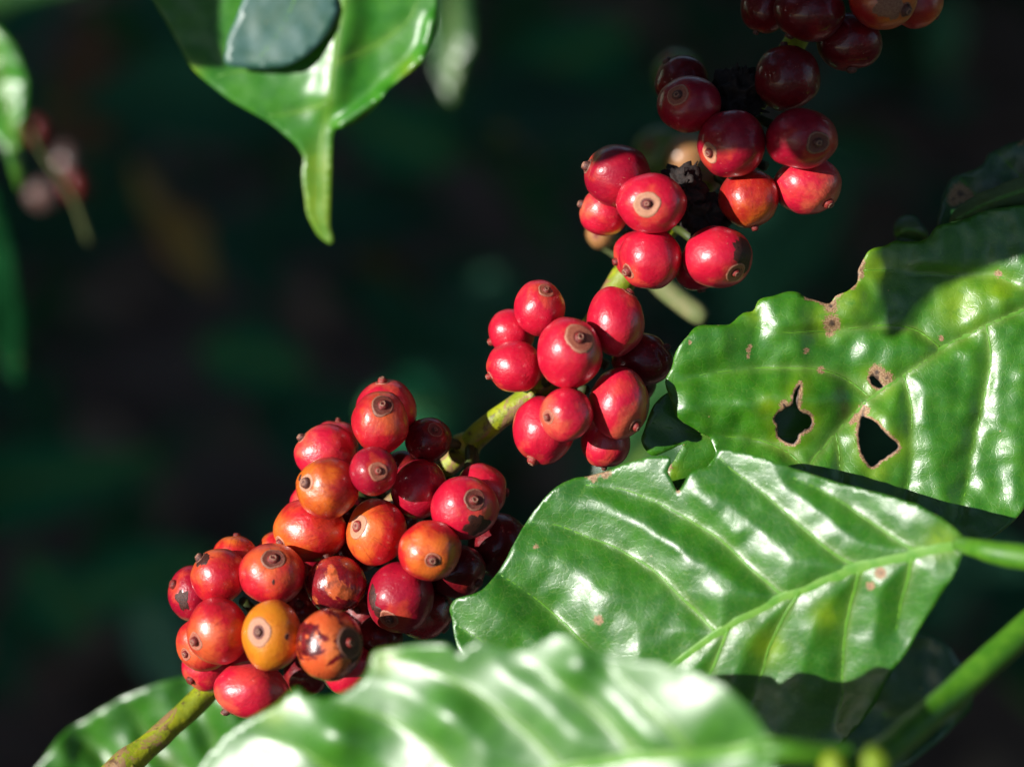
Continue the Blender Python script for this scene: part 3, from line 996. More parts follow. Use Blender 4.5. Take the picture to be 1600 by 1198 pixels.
# ------------------------------------------------------------------ fruiting branch
rad = []
for p in BRP:
    x = p[0]
    r = .0025
    for nx_ in (196, 400, 500, 620, 855, 905, 985, 1110, 1290):
        r += .0007 * math.exp(-((x - nx_) / 22) ** 2)
    rad.append(r)
be = bpy.data.objects.new('coffee_branch', None); be.location = BRW[0]; COL.objects.link(be)
tag(be, 'mottled yellow green coffee branch running diagonally through the cherry clusters', 'branch')
V, F = tube(BRW, rad, 18, lump=.10)
mesh_obj('bark', V, F, M_BARK, be)
for (nx_, ny_) in ((203, 1187), (724, 702), (826, 621)):
    nd_ = min(range(len(BRP)), key=lambda q: abs(BRP[q][0] - nx_) + abs(BRP[q][1] - ny_))
    a_ = [BRW[max(0, nd_ - 1)], BRW[nd_] * .5 + BRW[max(0, nd_ - 1)] * .5, BRW[nd_], BRW[nd_ + 1]]
    V, F = tube(a_, [.0022, .0031, .0032, .0024], 16, lump=.3, seed=nx_)
    mesh_obj('node', V, F, M_BARK, be)


def lumpy(name, x, y, s, r, label, spikes=14, seed=0):
    cen = np.array(P(x, y, s))
    rng = np.random.default_rng(seed)
    u = SPH_V
    f = np.array([1 + .55 * noise.noise(Vector(tuple(q * 2.2)) + Vector((seed, 0, 0))) + .25 * noise.noise(Vector(tuple(q * 6)) + Vector((seed, 0, 0))) for q in u])
    o = mesh_obj(name, (u * f[:, None] * r) @ AXES + cen, SPH_F, M_BLACK, origin=cen)
    tag(o, label, 'dried flower')
    for i in range(spikes):
        d = rng.normal(size=3); d /= np.linalg.norm(d); d[2] = abs(d[2])
        a = cen + (d * r * .7) @ AXES
        b = cen + (d * r * rng.uniform(1.0, 1.35) + rng.normal(size=3) * r * .2) @ AXES
        V, F = tube([a, (a + b) / 2 + rng.normal(size=3) * r * .05, b], [r * .12, r * .09, r * .03], 5)
        mesh_obj('withered_petal', V, F, M_BLACK, o)
    return o


lumpy('dried_flower_clump', 1068, 292, -.001, .0042, 'black withered flower remains beside the cream ringed cherry', 12, 1)
lumpy('dried_flower_clump', 1100, 335, -.004, .0046, 'black withered flower remains in the gap of the right hand cluster', 10, 2)
lumpy('dried_flower_clump', 1150, 150, -.004, .0055, 'black withered flower remains above the brown bloomed cherry', 18, 3)

# blurred unripe cherries behind the right hand cluster
EX = [
 (1058, 118, 40, 40, -.10, (1040, 90), 'green', 'blurred green unripe cherry behind the dark upper cherries'),
 (1030, 240, 42, 42, -.12, (1010, 230), 'green', 'blurred green unripe cherry behind the right hand cluster'),
 (1075, 248, 36, 40, -.10, (1070, 280), 'pale', 'blurred pale orange cherry behind the black flower remains'),
 (940, 365, 24, 24, -.04, (930, 370), 'pale', 'small blurred pale cherry behind the left end of the right hand cluster'),
]
M_GREYCH = cherry_mat('cherry skin pink grey', (.10, .055, .05), (.15, .09, .08), (.2, .1, .08), .1, rough=.6)
M_GREENCH = cherry_mat('cherry skin green', (.09, .15, .012), (.16, .20, .02), (.15, .2, .03), .1, rough=.55)
M_PALECH = cherry_mat('cherry skin pale orange', (.36, .16, .05), (.40, .24, .08), (.4, .16, .05), .1, rough=.55)
for j, e in enumerate(EX):
    idx = 100 + j
    CHX = (e[0], e[1], e[2], e[3])
    build_cherry(idx, e[0], e[1], e[2], e[3], e[4], e[5], M_GREENCH if e[6] == 'green' else M_PALECH, .2, R_TAN, R_NUB, e[7], 'blurred cherries behind the right hand cluster')


# ------------------------------------------------------------------ leaves
def seg_dist(px, py, line):
    """distance, signed side, position along, of points to a polyline"""
    best = np.full(px.shape, 1e9); side = np.zeros(px.shape); tt = np.zeros(px.shape)
    line = np.asarray(line, float)
    acc = 0.0
    lens = np.hypot(*(line[1:] - line[:-1]).T)
    tot = lens.sum()
    for i in range(len(line) - 1):
        a, b = line[i], line[i + 1]
        d = b - a
        L2 = (d ** 2).sum() + 1e-9
        t = np.clip(((px - a[0]) * d[0] + (py - a[1]) * d[1]) / L2, 0, 1)
        qx, qy = a[0] + t * d[0], a[1] + t * d[1]
        dd = np.hypot(px - qx, py - qy)
        cr2 = d[0] * (py - a[1]) - d[1] * (px - a[0])
        m = dd < best
        best = np.where(m, dd, best); side = np.where(m, np.sign(cr2), side); tt = np.where(m, (acc + t * lens[i]) / tot, tt)
        acc += lens[i]
    return best, side, tt


def inside(px, py, poly):
    r = np.zeros(px.shape, bool)
    n = len(poly)
    for i in range(n):
        x1, y1 = poly[i]; x2, y2 = poly[(i + 1) % n]
        c = ((y1 > py) != (y2 > py))
        with np.errstate(divide='ignore', invalid='ignore'):
            xi = (x2 - x1) * (py - y1) / (y2 - y1 + 1e-12) + x1
        r ^= c & (px < xi)
    return r


def vnoise(x, y, sc, seed):
    return np.array([noise.noise(Vector((a * sc, b * sc, seed))) for a, b in zip(x, y)])


class Leaf:
    def __init__(self, spec):
        self.p = spec

    def S(self, x, y):
        p = self.p
        x = np.atleast_1d(np.asarray(x, float)); y = np.atleast_1d(np.asarray(y, float))
        s = np.full(x.shape, p['s0'])
        xc, yc = p['c']
        s = s + p.get('gx', 0) * (x - xc) + p.get('gy', 0) * (y - yc)
        dm, side, tm = seg_dist(x, y, p['mid'])
        fa, fb = p.get('fold', (0, 0))
        f = np.where(side > 0, fa, fb)
        s = s + f * (np.sqrt(dm ** 2 + 12 ** 2) - 12)
        ca, cb = p.get('curl', (0, 0))
        s = s + np.where(side > 0, ca, cb) * dm ** 2
        dv = dm.copy()
        for v in p['veins']:
            d, _, t = seg_dist(x, y, v)
            dv = np.minimum(dv, d + 14 * t ** 3)
        self.dv = dv
        w = p.get('w', 22)
        A = p.get('A', .002)
        s = s + A * (1 - np.exp(-(dv / w) ** 1.3))
        s = s + p.get('N', .001) * vnoise(x, y, p.get('nsc', .011), p.get('seed', 0)) + p.get('NH', p.get('N', .001) * .35) * vnoise(x, y, .035, p.get('seed', 0) + 5)
        for bx, by, br, ba in p.get('bumps', []):
            s = s + ba * np.exp(-((x - bx) ** 2 + (y - by) ** 2) / br ** 2)
        for (lx0, ly0, lx1, ly1, bw, ba) in p.get('ridges', []):
            d, _, t = seg_dist(x, y, [(lx0, ly0), (lx1, ly1)])
            s = s + ba * np.exp(-(d / bw) ** 2)
        if 'sfun' in p:
            s = s + p['sfun'](x, y)
        return s

    def build(self, name, label, cat='leaf', group=None, mat=None, step=7.0, thick=.00028):
        p = self.p
        out = catmull(p['out'], p.get('osub', 4), True)
        jag = p.get('jag', 1.0)
        seed = p.get('seed', 0)
        cen = out.mean(0)
        out = out + np.array([[noise.noise(Vector((q[0] * .05, q[1] * .05, seed))) * jag, noise.noise(Vector((q[0] * .05, q[1] * .05, seed + 9))) * jag] for q in out])
        holes = []
        for h in p.get('holes', []):
            hh = catmull(h, 4, True)
            hh = hh + np.array([[noise.noise(Vector((q[0] * .12, q[1] * .12, 3))) * 3, noise.noise(Vector((q[0] * .12, q[1] * .12, 7))) * 3] for q in hh])
            holes.append(hh)
        mnx, mny = out.min(0); mxx, mxy = out.max(0)
        gx, gy = np.meshgrid(np.arange(mnx, mxx, step), np.arange(mny, mxy, step * .87))
        gx = gx + (np.arange(gx.shape[0]) % 2)[:, None] * step / 2
        gx, gy = gx.ravel(), gy.ravel()
        ok = inside(gx, gy, out)
        for h in holes:
            ok &= ~inside(gx, gy, h)
        d, _, _ = seg_dist(gx, gy, np.vstack([out, out[:1]]))
        ok &= d > step * .45
        for h in holes:
            d, _, _ = seg_dist(gx, gy, np.vstack([h, h[:1]]))
            ok &= d > step * .4
        gx, gy = gx[ok], gy[ok]
        pts = [Vector(q) for q in out]
        edges = [(i, (i + 1) % len(out)) for i in range(len(out))]
        for h in holes:
            b = len(pts)
            pts += [Vector(q) for q in h]
            edges += [(b + i, b + (i + 1) % len(h)) for i in range(len(h))]
        pts += [Vector((a, b)) for a, b in zip(gx, gy)]
        vc, ec, fc, *_ = delaunay_2d_cdt(pts, edges, [], 0, 1e-4)
        vc = np.array([tuple(q) for q in vc])
        fc = np.array(fc)
        ce = vc[fc].mean(1)
        ok = inside(ce[:, 0], ce[:, 1], out)
        for h in holes:
            ok &= ~inside(ce[:, 0], ce[:, 1], h)
        fc = fc[ok]
        x, y = vc[:, 0], vc[:, 1]
        s = self.S(x, y)
        dv = self.dv
        W = PN(x, y, s)
        # marks
        wear = np.zeros(len(x))
        for h in holes:
            d, _, _ = seg_dist(x, y, np.vstack([h, h[:1]]))
            wear = np.maximum(wear, np.exp(-(d / (5.5 + 3 * vnoise(x, y, .04, 4))) ** 2))
        for (a, b, r) in p.get('wear', []):
            wear = np.maximum(wear, np.exp(-((x - a) ** 2 + (y - b) ** 2) / r ** 2))
        for ln, r in p.get('wearlines', []):
            d, _, _ = seg_dist(x, y, ln)
            wear = np.maximum(wear, .9 * np.exp(-(d / r) ** 2))
        de, _, _ = seg_dist(x, y, np.vstack([out, out[:1]]))
        wear = np.maximum(wear, p.get('edgewear', 0) * np.exp(-(de / 4) ** 2))
        yel = np.zeros(len(x))
        for (a, b, r) in p.get('yellow', []):
            yel = np.maximum(yel, np.exp(-((x - a) ** 2 + (y - b) ** 2) / r ** 2))
        for h in holes:
            d, _, _ = seg_dist(x, y, np.vstack([h, h[:1]]))
            yel = np.maximum(yel, .7 * np.exp(-(d / 18) ** 2))
        ve = np.exp(-(dv / 5))
        marks = np.column_stack([wear, yel, ve, np.ones(len(x))])
        flat = np.column_stack([x / 40, y / 40, np.zeros(len(x))])
        # orientation: faces towards the camera
        a = W[fc[:, 1]] - W[fc[:, 0]]; b = W[fc[:, 2]] - W[fc[:, 0]]
        nn = np.cross(a, b)
        flip = (nn @ AB_) < 0
        fc[flip] = fc[flip][:, ::-1]
        og = np.array(P(p['mid'][0][0], p['mid'][0][1], float(self.S(p['mid'][0][0], p['mid'][0][1])[0])))
        root = bpy.data.objects.new(name, None); root.location = og; COL.objects.link(root)
        tag(root, label, cat, group)
        bl = mesh_obj('blade', W, fc, mat, root, attrs={'marks': ('FLOAT_COLOR', marks), 'flat': ('FLOAT_VECTOR', flat)})
        md = bl.modifiers.new('thickness', 'SOLIDIFY'); md.thickness = thick; md.offset = -1
        # midrib and veins as raised ribs on the blade
        ms = p.get('midw', (10, 4))
        ln = catmull(p['mid'], 6)
        okm = inside(ln[:, 0], ln[:, 1], out)
        ln = ln[okm] if okm.sum() > 3 else ln
        self.rib(ln, ms, 'midrib', p.get('midmat', V_MIDRIB), root, .14, 14)
        for v in p['veins']:
            l2 = catmull(v, 6)
            l2 = l2 + np.column_stack([vnoise(l2[:, 0], l2[:, 1], .03, 2), vnoise(l2[:, 0], l2[:, 1], .03, 8)]) * 2.5
            ok2 = inside(l2[:, 0], l2[:, 1], out)
            for h in holes:
                ok2 &= ~inside(l2[:, 0], l2[:, 1], h)
            # keep only the first continuous run
            if not ok2.all():
                idx = np.where(ok2)[0]
                if len(idx) < 3: continue
                run = [idx[0]]
                for q in idx[1:]:
                    if q == run[-1] + 1: run.append(q)
                    else: break
                l2 = l2[run]
                if len(l2) < 3: continue
            self.rib(l2, p.get('veinw', (3.0, 1.0)), 'vein', p.get('veinmat', V_LIGHT), root, .5, 6)
        self.root = root
        return root

    def rib(self, ln, w, nm, mat, root, flat, seg):
        s = self.S(ln[:, 0], ln[:, 1])
        W = PN(ln[:, 0], ln[:, 1], s)
        r = np.linspace(w[0], w[1], len(ln)) * WPX / 2
        V, F = tube(W, r, seg, flat=flat)
        return mesh_obj(nm, V, F, mat, root)


def stem(name, pts, r, mat, label=None, cat=None, parent=None, lump=.05, seg=14):
    c = catmull([(x, y, s * 1e5) for x, y, s in pts], 6)
    W = np.array([np.array(P(q[0], q[1], q[2] / 1e5)) for q in c])
    rr = np.interp(np.linspace(0, 1, len(c)), np.linspace(0, 1, len(r)), r) * WPX
    V, F = tube(W, rr, seg, lump=lump)
    o = mesh_obj(name, V, F, mat, parent, origin=None if parent else W[0])
    if label: tag(o, label, cat)
    return o


# ---- right leaf, eaten by insects
R = Leaf(dict(
    s0=-.001, c=(1300, 600), gx=1.2e-5, gy=.6e-5, fold=(-.5e-5, .3e-5), sfun=lambda x, y: .0075 * np.exp(-((x - 1030) / 260) ** 2), A=.0018, w=20, N=.0020, nsc=.010, seed=3,
    mid=[(1700, 412), (1600, 483), (1537, 511), (1470, 547), (1409, 590), (1361, 624), (1312, 669), (1259, 735), (1225, 790)],
    out=[(1039, 596), (1049, 575), (1056, 549), (1075, 523), (1092, 510), (1116, 507), (1141, 506), (1160, 489), (1177, 487), (1184, 470),
         (1199, 464), (1225, 457), (1246, 456), (1259, 464), (1278, 470), (1295, 473), (1304, 463), (1319, 457), (1332, 449), (1340, 440),
         (1340, 425), (1347, 412), (1353, 395), (1362, 389), (1381, 384), (1400, 376), (1430, 378), (1450, 370), (1463, 353), (1488, 348),
         (1513, 340), (1538, 330), (1563, 324), (1600, 320), (1660, 310), (1730, 340), (1740, 430), (1700, 560), (1650, 700), (1610, 780), (1575, 822), (1530, 850), (1480, 862),
         (1400, 850), (1300, 830), (1200, 810), (1130, 770), (1100, 740), (1118, 712), (1112, 690), (1100, 679), (1075, 665), (1056, 650), (1049, 628)],
    osub=3, jag=2.5,
    holes=[[(1212, 652), (1225, 641), (1238, 634), (1241, 615), (1249, 602), (1246, 622), (1248, 640), (1263, 650), (1269, 662), (1259, 671), (1248, 680), (1240, 693), (1225, 688), (1217, 680), (1216, 665)],
           [(1347, 650), (1368, 660), (1376, 669), (1391, 684), (1404, 697), (1391, 710), (1376, 720), (1362, 729), (1353, 718), (1346, 703), (1342, 680), (1344, 662)],
           [(1359, 590), (1366, 589), (1373, 595), (1379, 603), (1372, 605), (1363, 600)]],
    veins=[[(1361, 622), (1319, 590), (1278, 577), (1225, 574), (1169, 577), (1113, 583), (1075, 592), (1050, 603)],
           [(1259, 732), (1225, 703), (1169, 684), (1110, 680)],
           [(1471, 545), (1428, 513), (1357, 510), (1300, 517), (1225, 519), (1165, 508)],
           [(1640, 470), (1597, 450), (1556, 431), (1470, 429), (1394, 423), (1350, 421)],
           [(1543, 509), (1548, 568), (1537, 624), (1522, 692), (1509, 767), (1495, 830)],
           [(1413, 588), (1424, 635), (1424, 680), (1424, 730), (1410, 800)],
           [(1306, 675), (1312, 718), (1316, 760), (1310, 800)],
           [(1640, 455), (1655, 540), (1640, 640), (1605, 740)]],
    ridges=[(1060, 530, 1330, 500, 28, .0016), (1080, 630, 1290, 625, 26, .0018), (1110, 690, 1250, 700, 18, -.0006)],
    bumps=[(1230, 490, 40, .0010), (1325, 455, 26, .0010), (1390, 660, 45, .0022), (1240, 600, 40, .001), (1480, 480, 50, -.001), (1180, 530, 30, -.0012), (1300, 535, 40, -.0016)],
    wear=[(1306, 455, 14), (1298, 478, 13), (1300, 505, 16), (1296, 520, 8), (1342, 428, 10), (1345, 410, 9), (1260, 548, 6), (1283, 578, 7), (1170, 545, 5), (1078, 534, 4), (1471, 528, 6), (1370, 582, 15), (1386, 590, 12), (1225, 632, 9), (1350, 640, 11), (1560, 428, 7)],
    wearlines=[([(1168, 558), (1172, 540)], 3.5), ([(1246, 640), (1250, 600)], 7), ([(1330, 660), (1350, 640)], 6), ([(1259, 464), (1295, 474)], 4), ([(1332, 450), (1341, 425), (1347, 411)], 5)],
    yellow=[(1320, 460, 34), (1290, 500, 26), (1365, 415, 34), (1180, 490, 14), (1500, 475, 40), (1560, 450, 26), (1370, 735, 18), (1200, 635, 16)],
    edgewear=.35, midw=(12, 6), veinw=(3.6, 1.6)))
R.build('coffee_leaf', 'large glossy leaf with insect holes and chewed brown margins, at the right edge', mat=L_RIGHT, step=6.5)

# lobe of a lower leaf showing between the middle cluster and the eaten leaf
K = Leaf(dict(
    s0=.0005, c=(1070, 740), gx=-1.5e-5, gy=0, A=.0006, w=20, N=.001, seed=13,
    mid=[(1330, 660), (1240, 680), (1150, 683), (1060, 672), (1000, 655)],
    out=[(1008, 668), (1018, 640), (1034, 620), (1060, 608), (1120, 606), (1200, 610), (1300, 620), (1340, 700), (1290, 800), (1200, 840), (1120, 820), (1072, 790),
         (1060, 769), (1052, 756), (1043, 748), (1045, 729), (1056, 716), (1066, 694), (1040, 706), (1018, 712), (1002, 690)],
    osub=3, jag=1.5,
    veins=[[(1200, 682), (1160, 720), (1100, 750), (1070, 765)], [(1120, 680), (1090, 650), (1050, 640)]],
    wearlines=[([(1043, 745), (1048, 728)], 4), ([(1052, 758), (1062, 770)], 4)],
    midw=(5, 3), veinw=(3, 1.5), yellow=[(1050, 735, 14)]))
K.build('coffee_leaf', 'ragged leaf lobe in shadow between the middle cherries and the eaten leaf', mat=L_RIGHT, step=8)

# ---- middle leaf
M = Leaf(dict(
    s0=.021, c=(1100, 900), sfun=lambda x, y: .0065 * np.exp(-((x - 690) / 140) ** 2), gx=3.6e-5, gy=1.2e-5, fold=(-.8e-5, -5.2e-5), A=.0028, w=44, N=.0008, nsc=.010, seed=8,
    mid=[(1508, 850), (1445, 864), (1341, 888), (1226, 934), (1140, 979), (1082, 1019), (1020, 1065), (950, 1110), (880, 1140)],
    out=[(702, 950), (714, 936), (743, 927), (766, 910), (786, 881), (804, 847), (821, 818), (841, 789), (870, 760), (898, 746), (921, 743),
         (950, 735), (979, 723), (1013, 714), (1042, 712), (1047, 722), (1043, 737), (1050, 752), (1057, 767), (1065, 760), (1077, 741), (1095, 730), (1115, 724), (1120, 706), (1135, 703),
         (1169, 709), (1209, 720), (1255, 737), (1312, 755), (1358, 766), (1416, 783), (1450, 798), (1479, 815), (1502, 835), (1509, 850),
         (1496, 887), (1468, 933), (1439, 979), (1416, 1019), (1393, 1050), (1370, 1094), (1341, 1134), (1310, 1165), (1250, 1190), (1100, 1200), (950, 1180), (830, 1130), (750, 1060), (720, 1019), (712, 1000), (706, 967)],
    osub=3, jag=2.0,
    veins=[[(1441, 863), (1399, 841), (1341, 801), (1290, 768), (1240, 745)],
           [(1345, 886), (1312, 870), (1255, 824), (1197, 772), (1140, 729), (1122, 712)],
           [(1226, 932), (1186, 898), (1128, 844), (1082, 815), (1025, 783), (967, 763), (916, 758)],
           [(1122, 988), (1071, 939), (1025, 893), (967, 858), (910, 835), (864, 818), (829, 815)],
           [(990, 1078), (927, 1019), (881, 973), (835, 933), (783, 898)],
           [(880, 1135), (820, 1060), (755, 1002), (714, 976)],
           [(1345, 888), (1328, 950), (1318, 1010), (1316, 1080), (1300, 1140)],
           [(1250, 924), (1215, 980), (1190, 1050), (1160, 1130)],
           [(1428, 868), (1412, 930), (1400, 985)],
           [(1140, 980), (1110, 1050), (1070, 1120)]],
    bumps=[(960, 910, 40, .0010), (1080, 870, 34, .0010), (930, 955, 34, .0010), (1130, 930, 34, .0010), (860, 960, 36, -.0008)],
    ridges=[(930, 775, 1060, 850, 16, .0006), (1090, 770, 1150, 830, 18, .0008), (1110, 880, 1180, 930, 16, .0007)],
    wear=[(838, 853, 5), (935, 968, 9), (1376, 895, 11), (1360, 915, 8), (945, 740, 9), (928, 748, 7), (1053, 745, 5)],
    wearlines=[([(1047, 735), (1060, 768)], 3), ([(920, 745), (955, 738)], 4)],
    yellow=[(1200, 1010, 26), (1290, 960, 22), (1470, 845, 24)],
    edgewear=.3, midw=(26, 9), veinw=(6, 2)))
M.build('coffee_leaf', 'broad ribbed leaf below the middle cluster with pale sheen between its veins', mat=L_MID, step=6.5)
stem('petiole', [(1500, 850, M.S(1500, 850)[0]), (1530, 857, .044), (1570, 866, .047), (1640, 876, .050), (1760, 900, .05)], [12, 14, 18, 19, 20], V_STEM, parent=M.root)

# ---- front leaf, out of focus
Fl = Leaf(dict(
    s0=.080, c=(850, 1120), gx=4.2e-5, gy=.9e-5, fold=(0, 0), A=.0034, w=70, N=.0024, NH=.0001, nsc=.0075, seed=23,
    mid=[(1215, 1168), (1120, 1175), (1000, 1183), (900, 1200), (750, 1240), (600, 1290), (450, 1330)],
    out=[(300, 1215), (335, 1165), (365, 1137), (400, 1118), (432, 1100), (462, 1074), (482, 1086), (515, 1088), (550, 1075), (574, 1050), (583, 1020), (605, 1013), (650, 1007), (695, 1006),
         (715, 1020), (728, 1012), (748, 1001), (775, 1003), (800, 1015), (830, 1010), (865, 989), (890, 992), (930, 1010), (975, 1026), (1020, 1032), (1070, 1042),
         (1120, 1062), (1155, 1090), (1180, 1118), (1200, 1148), (1216, 1166), (1190, 1230), (1080, 1290), (900, 1370), (650, 1430), (450, 1420), (320, 1360), (280, 1280)],
    osub=3, jag=1,
    veins=[[(1080, 1178), (1040, 1130), (990, 1080), (950, 1040)],
           [(1000, 1183), (940, 1120), (880, 1070), (820, 1035)],
           [(880, 1203), (820, 1140), (740, 1080), (660, 1040), (610, 1025)],
           [(740, 1243), (680, 1170), (600, 1120), (530, 1100)],
           [(600, 1290), (540, 1220), (470, 1170), (400, 1150)]],
    bumps=[(700, 1120, 40, .002), (900, 1040, 30, .002), (520, 1160, 40, .003)],
    midw=(28, 10), veinw=(7, 3), yellow=[(430, 1110, 20), (600, 1030, 20)]))
Fl.build('coffee_leaf', 'out of focus front leaf with white sheen along the bottom edge', mat=L_FRONT, step=10)
pz = float(Fl.S(1215, 1168)[0])
stem('petiole', [(1180, 1170, float(Fl.S(1180, 1170)[0])), (1230, 1172, pz), (1290, 1178, pz - .002), (1330, 1182, pz - .003)], [12, 15, 15, 16], V_STEM, parent=Fl.root)

# stem at the lower right with yellow nodes
st_e = bpy.data.objects.new('side_shoot', None); st_e.location = P(1365, 1180, .065); COL.objects.link(st_e)
tag(st_e, 'blurred green side shoot rising to the right from two yellow nodes', 'stem')
stem('shoot', [(1290, 1260, .080), (1345, 1205, .078), (1400, 1160, .068), (1480, 1092, .056), (1560, 1020, .05), (1640, 950, .044), (1760, 850, .036)], [24, 22, 20, 20, 21, 21, 22], V_STEM, parent=st_e)
for (a, b, r) in ((1302, 1198, 17), (1368, 1192, 18)):
    stem('node', [(a - 3, b - r, .098), (a, b, .103), (a + 2, b + r, .10), (a + 3, b + 2.6 * r, .094)], [r * .55, r, r * .95, r * .6], V_NODE, parent=st_e, lump=.25)

# ---- top leaf with drip tip
T = Leaf(dict(
    s0=-.046, c=(500, 100), gx=1.2e-5, gy=-1.0e-5, fold=(1.0e-5, -.2e-5), A=.0008, w=30, N=.0008, nsc=.006, seed=31,
    mid=[(548, -130), (538, 0), (527, 49), (520, 110), (513, 169), (503, 215), (500, 260), (500, 330), (514, 376)],
    out=[(150, -130), (195, -60), (238, 0), (256, 30), (275, 64), (294, 98), (313, 120), (350, 150), (388, 173), (418, 190), (444, 210), (463, 228), (474, 248), (472, 266),
         (475, 300), (481, 338), (496, 366), (513, 381), (521, 376), (516, 352), (517, 300), (519, 250), (521, 206), (540, 200), (570, 184), (594, 160), (608, 137), (634, 118), (656, 102), (672, 76), (682, 46), (684, 0), (682, -70), (660, -130), (560, -180), (300, -190)],
    osub=3, jag=1.5,
    veins=[[(530, 40), (480, 70), (420, 100), (340, 120)], [(522, 100), (590, 70), (640, 30), (660, -20)], [(515, 160), (470, 175), (420, 180)]],
    ridges=[(545, -40, 517, 150, 30, .0034), (532, 196, 600, 148, 10, .0035), (600, 148, 660, 90, 10, .0035), (660, 95, 676, 30, 9, .003)],
    yellow=[(500, 320, 60), (500, 260, 30), (640, 115, 20), (300, 112, 14)],
    midw=(7, 5), veinw=(4, 2), edgewear=0))
T.build('coffee_leaf', 'hanging leaf at the top with a long yellow green drip tip', mat=L_TOP, step=8)


def wave_leaf(out, mid, s0, label, mat, gx=1e-5, gy=0, A=.002, w=30, N=.003, veins=None, seed=0, step=12, midw=(10, 4), group=None, yellow=(), wear=(), bumps=(), name='coffee_leaf', thick=.0004, fold=(0, 0), jag=3, ridges=()):
    m = Leaf(dict(s0=s0, c=tuple(np.mean(mid, 0)), gx=gx, gy=gy, A=A, w=w, N=N, nsc=.01, seed=seed, mid=mid, out=out, veins=veins or [], osub=3, jag=jag, midw=midw,
                  yellow=list(yellow), wear=list(wear), bumps=list(bumps), veinw=(5, 2), fold=fold, ridges=list(ridges)))
    m.build(name, label, mat=mat, step=step, thick=thick, group=group)
    return m


L_SKYPATCH = leaf_mat('sky reflection blue grey', (.015, .095, .055), (.045, .14, .12), yel=(.03, .12, .05), vein=(.05, .16, .10), rough=.5, tert=.1, bumpk=.2, transl=.05)  # colour of a made-up leaf standing for sky reflected on the hanging leaf
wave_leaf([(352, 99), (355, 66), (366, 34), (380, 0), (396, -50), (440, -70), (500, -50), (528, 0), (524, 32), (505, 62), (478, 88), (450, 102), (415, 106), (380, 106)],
          [(470, -60), (460, 0), (430, 60), (395, 100)], -.042, 'made-up blue green leaf standing in for the sky reflection on the hanging leaf at the top', L_SKYPATCH, seed=60, midw=(2, 1), gx=1.0e-5, A=.0004, N=.0008, step=10)
# ---- blurred leaf at the bottom left
wave_leaf([(20, 1260), (60, 1195), (95, 1150), (140, 1120), (190, 1090), (250, 1066), (310, 1056), (370, 1062), (430, 1090), (520, 1140), (600, 1220), (600, 1330), (450, 1400), (250, 1400), (80, 1340)],
          [(640, 1300), (500, 1270), (360, 1240), (220, 1230), (90, 1240)], -.075, 'blurred ribbed leaf at the bottom left behind the bare branch end', L_MID, gx=1.8e-5, A=.006, w=42, N=.003,
          veins=[[(420, 1255), (340, 1170), (300, 1080)], [(320, 1238), (240, 1170), (205, 1100)], [(500, 1270), (440, 1180), (400, 1100)], [(220, 1230), (160, 1180), (120, 1140)]], seed=41)
# teal leaf behind the middle cluster
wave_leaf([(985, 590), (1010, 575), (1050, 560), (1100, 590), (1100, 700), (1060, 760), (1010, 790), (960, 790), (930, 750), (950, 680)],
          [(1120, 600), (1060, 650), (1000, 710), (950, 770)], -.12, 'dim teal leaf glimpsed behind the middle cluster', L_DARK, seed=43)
# dark leaves under the middle leaf and at the right
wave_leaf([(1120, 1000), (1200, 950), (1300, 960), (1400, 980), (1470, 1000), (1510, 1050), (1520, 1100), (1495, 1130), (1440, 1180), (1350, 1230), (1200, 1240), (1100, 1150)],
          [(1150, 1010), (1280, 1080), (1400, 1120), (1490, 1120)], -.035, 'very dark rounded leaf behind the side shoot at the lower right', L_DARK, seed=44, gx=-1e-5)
# shaded leaf above the eaten leaf
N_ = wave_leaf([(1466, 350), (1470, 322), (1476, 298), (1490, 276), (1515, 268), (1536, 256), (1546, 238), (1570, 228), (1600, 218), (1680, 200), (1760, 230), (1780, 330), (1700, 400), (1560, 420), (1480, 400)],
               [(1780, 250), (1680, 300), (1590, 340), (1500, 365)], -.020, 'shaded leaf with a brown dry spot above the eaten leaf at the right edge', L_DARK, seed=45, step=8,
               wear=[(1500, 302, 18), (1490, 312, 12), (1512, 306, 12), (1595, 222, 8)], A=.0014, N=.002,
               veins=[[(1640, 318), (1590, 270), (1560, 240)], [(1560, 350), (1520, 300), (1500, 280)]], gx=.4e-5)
L_UNDER = leaf_mat('leaf underside grey green', (.10, .17, .075), (.13, .20, .09), rough=.6, tert=.2, spec=.25)
wave_leaf([(1482, 348), (1500, 322), (1530, 302), (1565, 288), (1600, 274), (1660, 262), (1680, 300), (1600, 318), (1560, 322), (1520, 338)],
          [(1670, 285), (1600, 298), (1540, 318), (1490, 345)], -.010, 'pale grey green folded leaf underside along the top of the eaten leaf', L_UNDER, seed=46, step=8, A=.0006, N=.001)
wave_leaf([(1396, 362), (1400, 345), (1412, 335), (1428, 336), (1440, 350), (1450, 368), (1440, 384), (1420, 384), (1403, 376)],
          [(1398, 366), (1415, 358), (1432, 360), (1446, 368)], -.020, 'tiny curled leaf tip with a bright rim peeking above the eaten leaf', L_DARK, seed=47, step=5, A=.0008, N=.0006,
          ridges=[(1400, 372, 1440, 380, 8, -.003)])
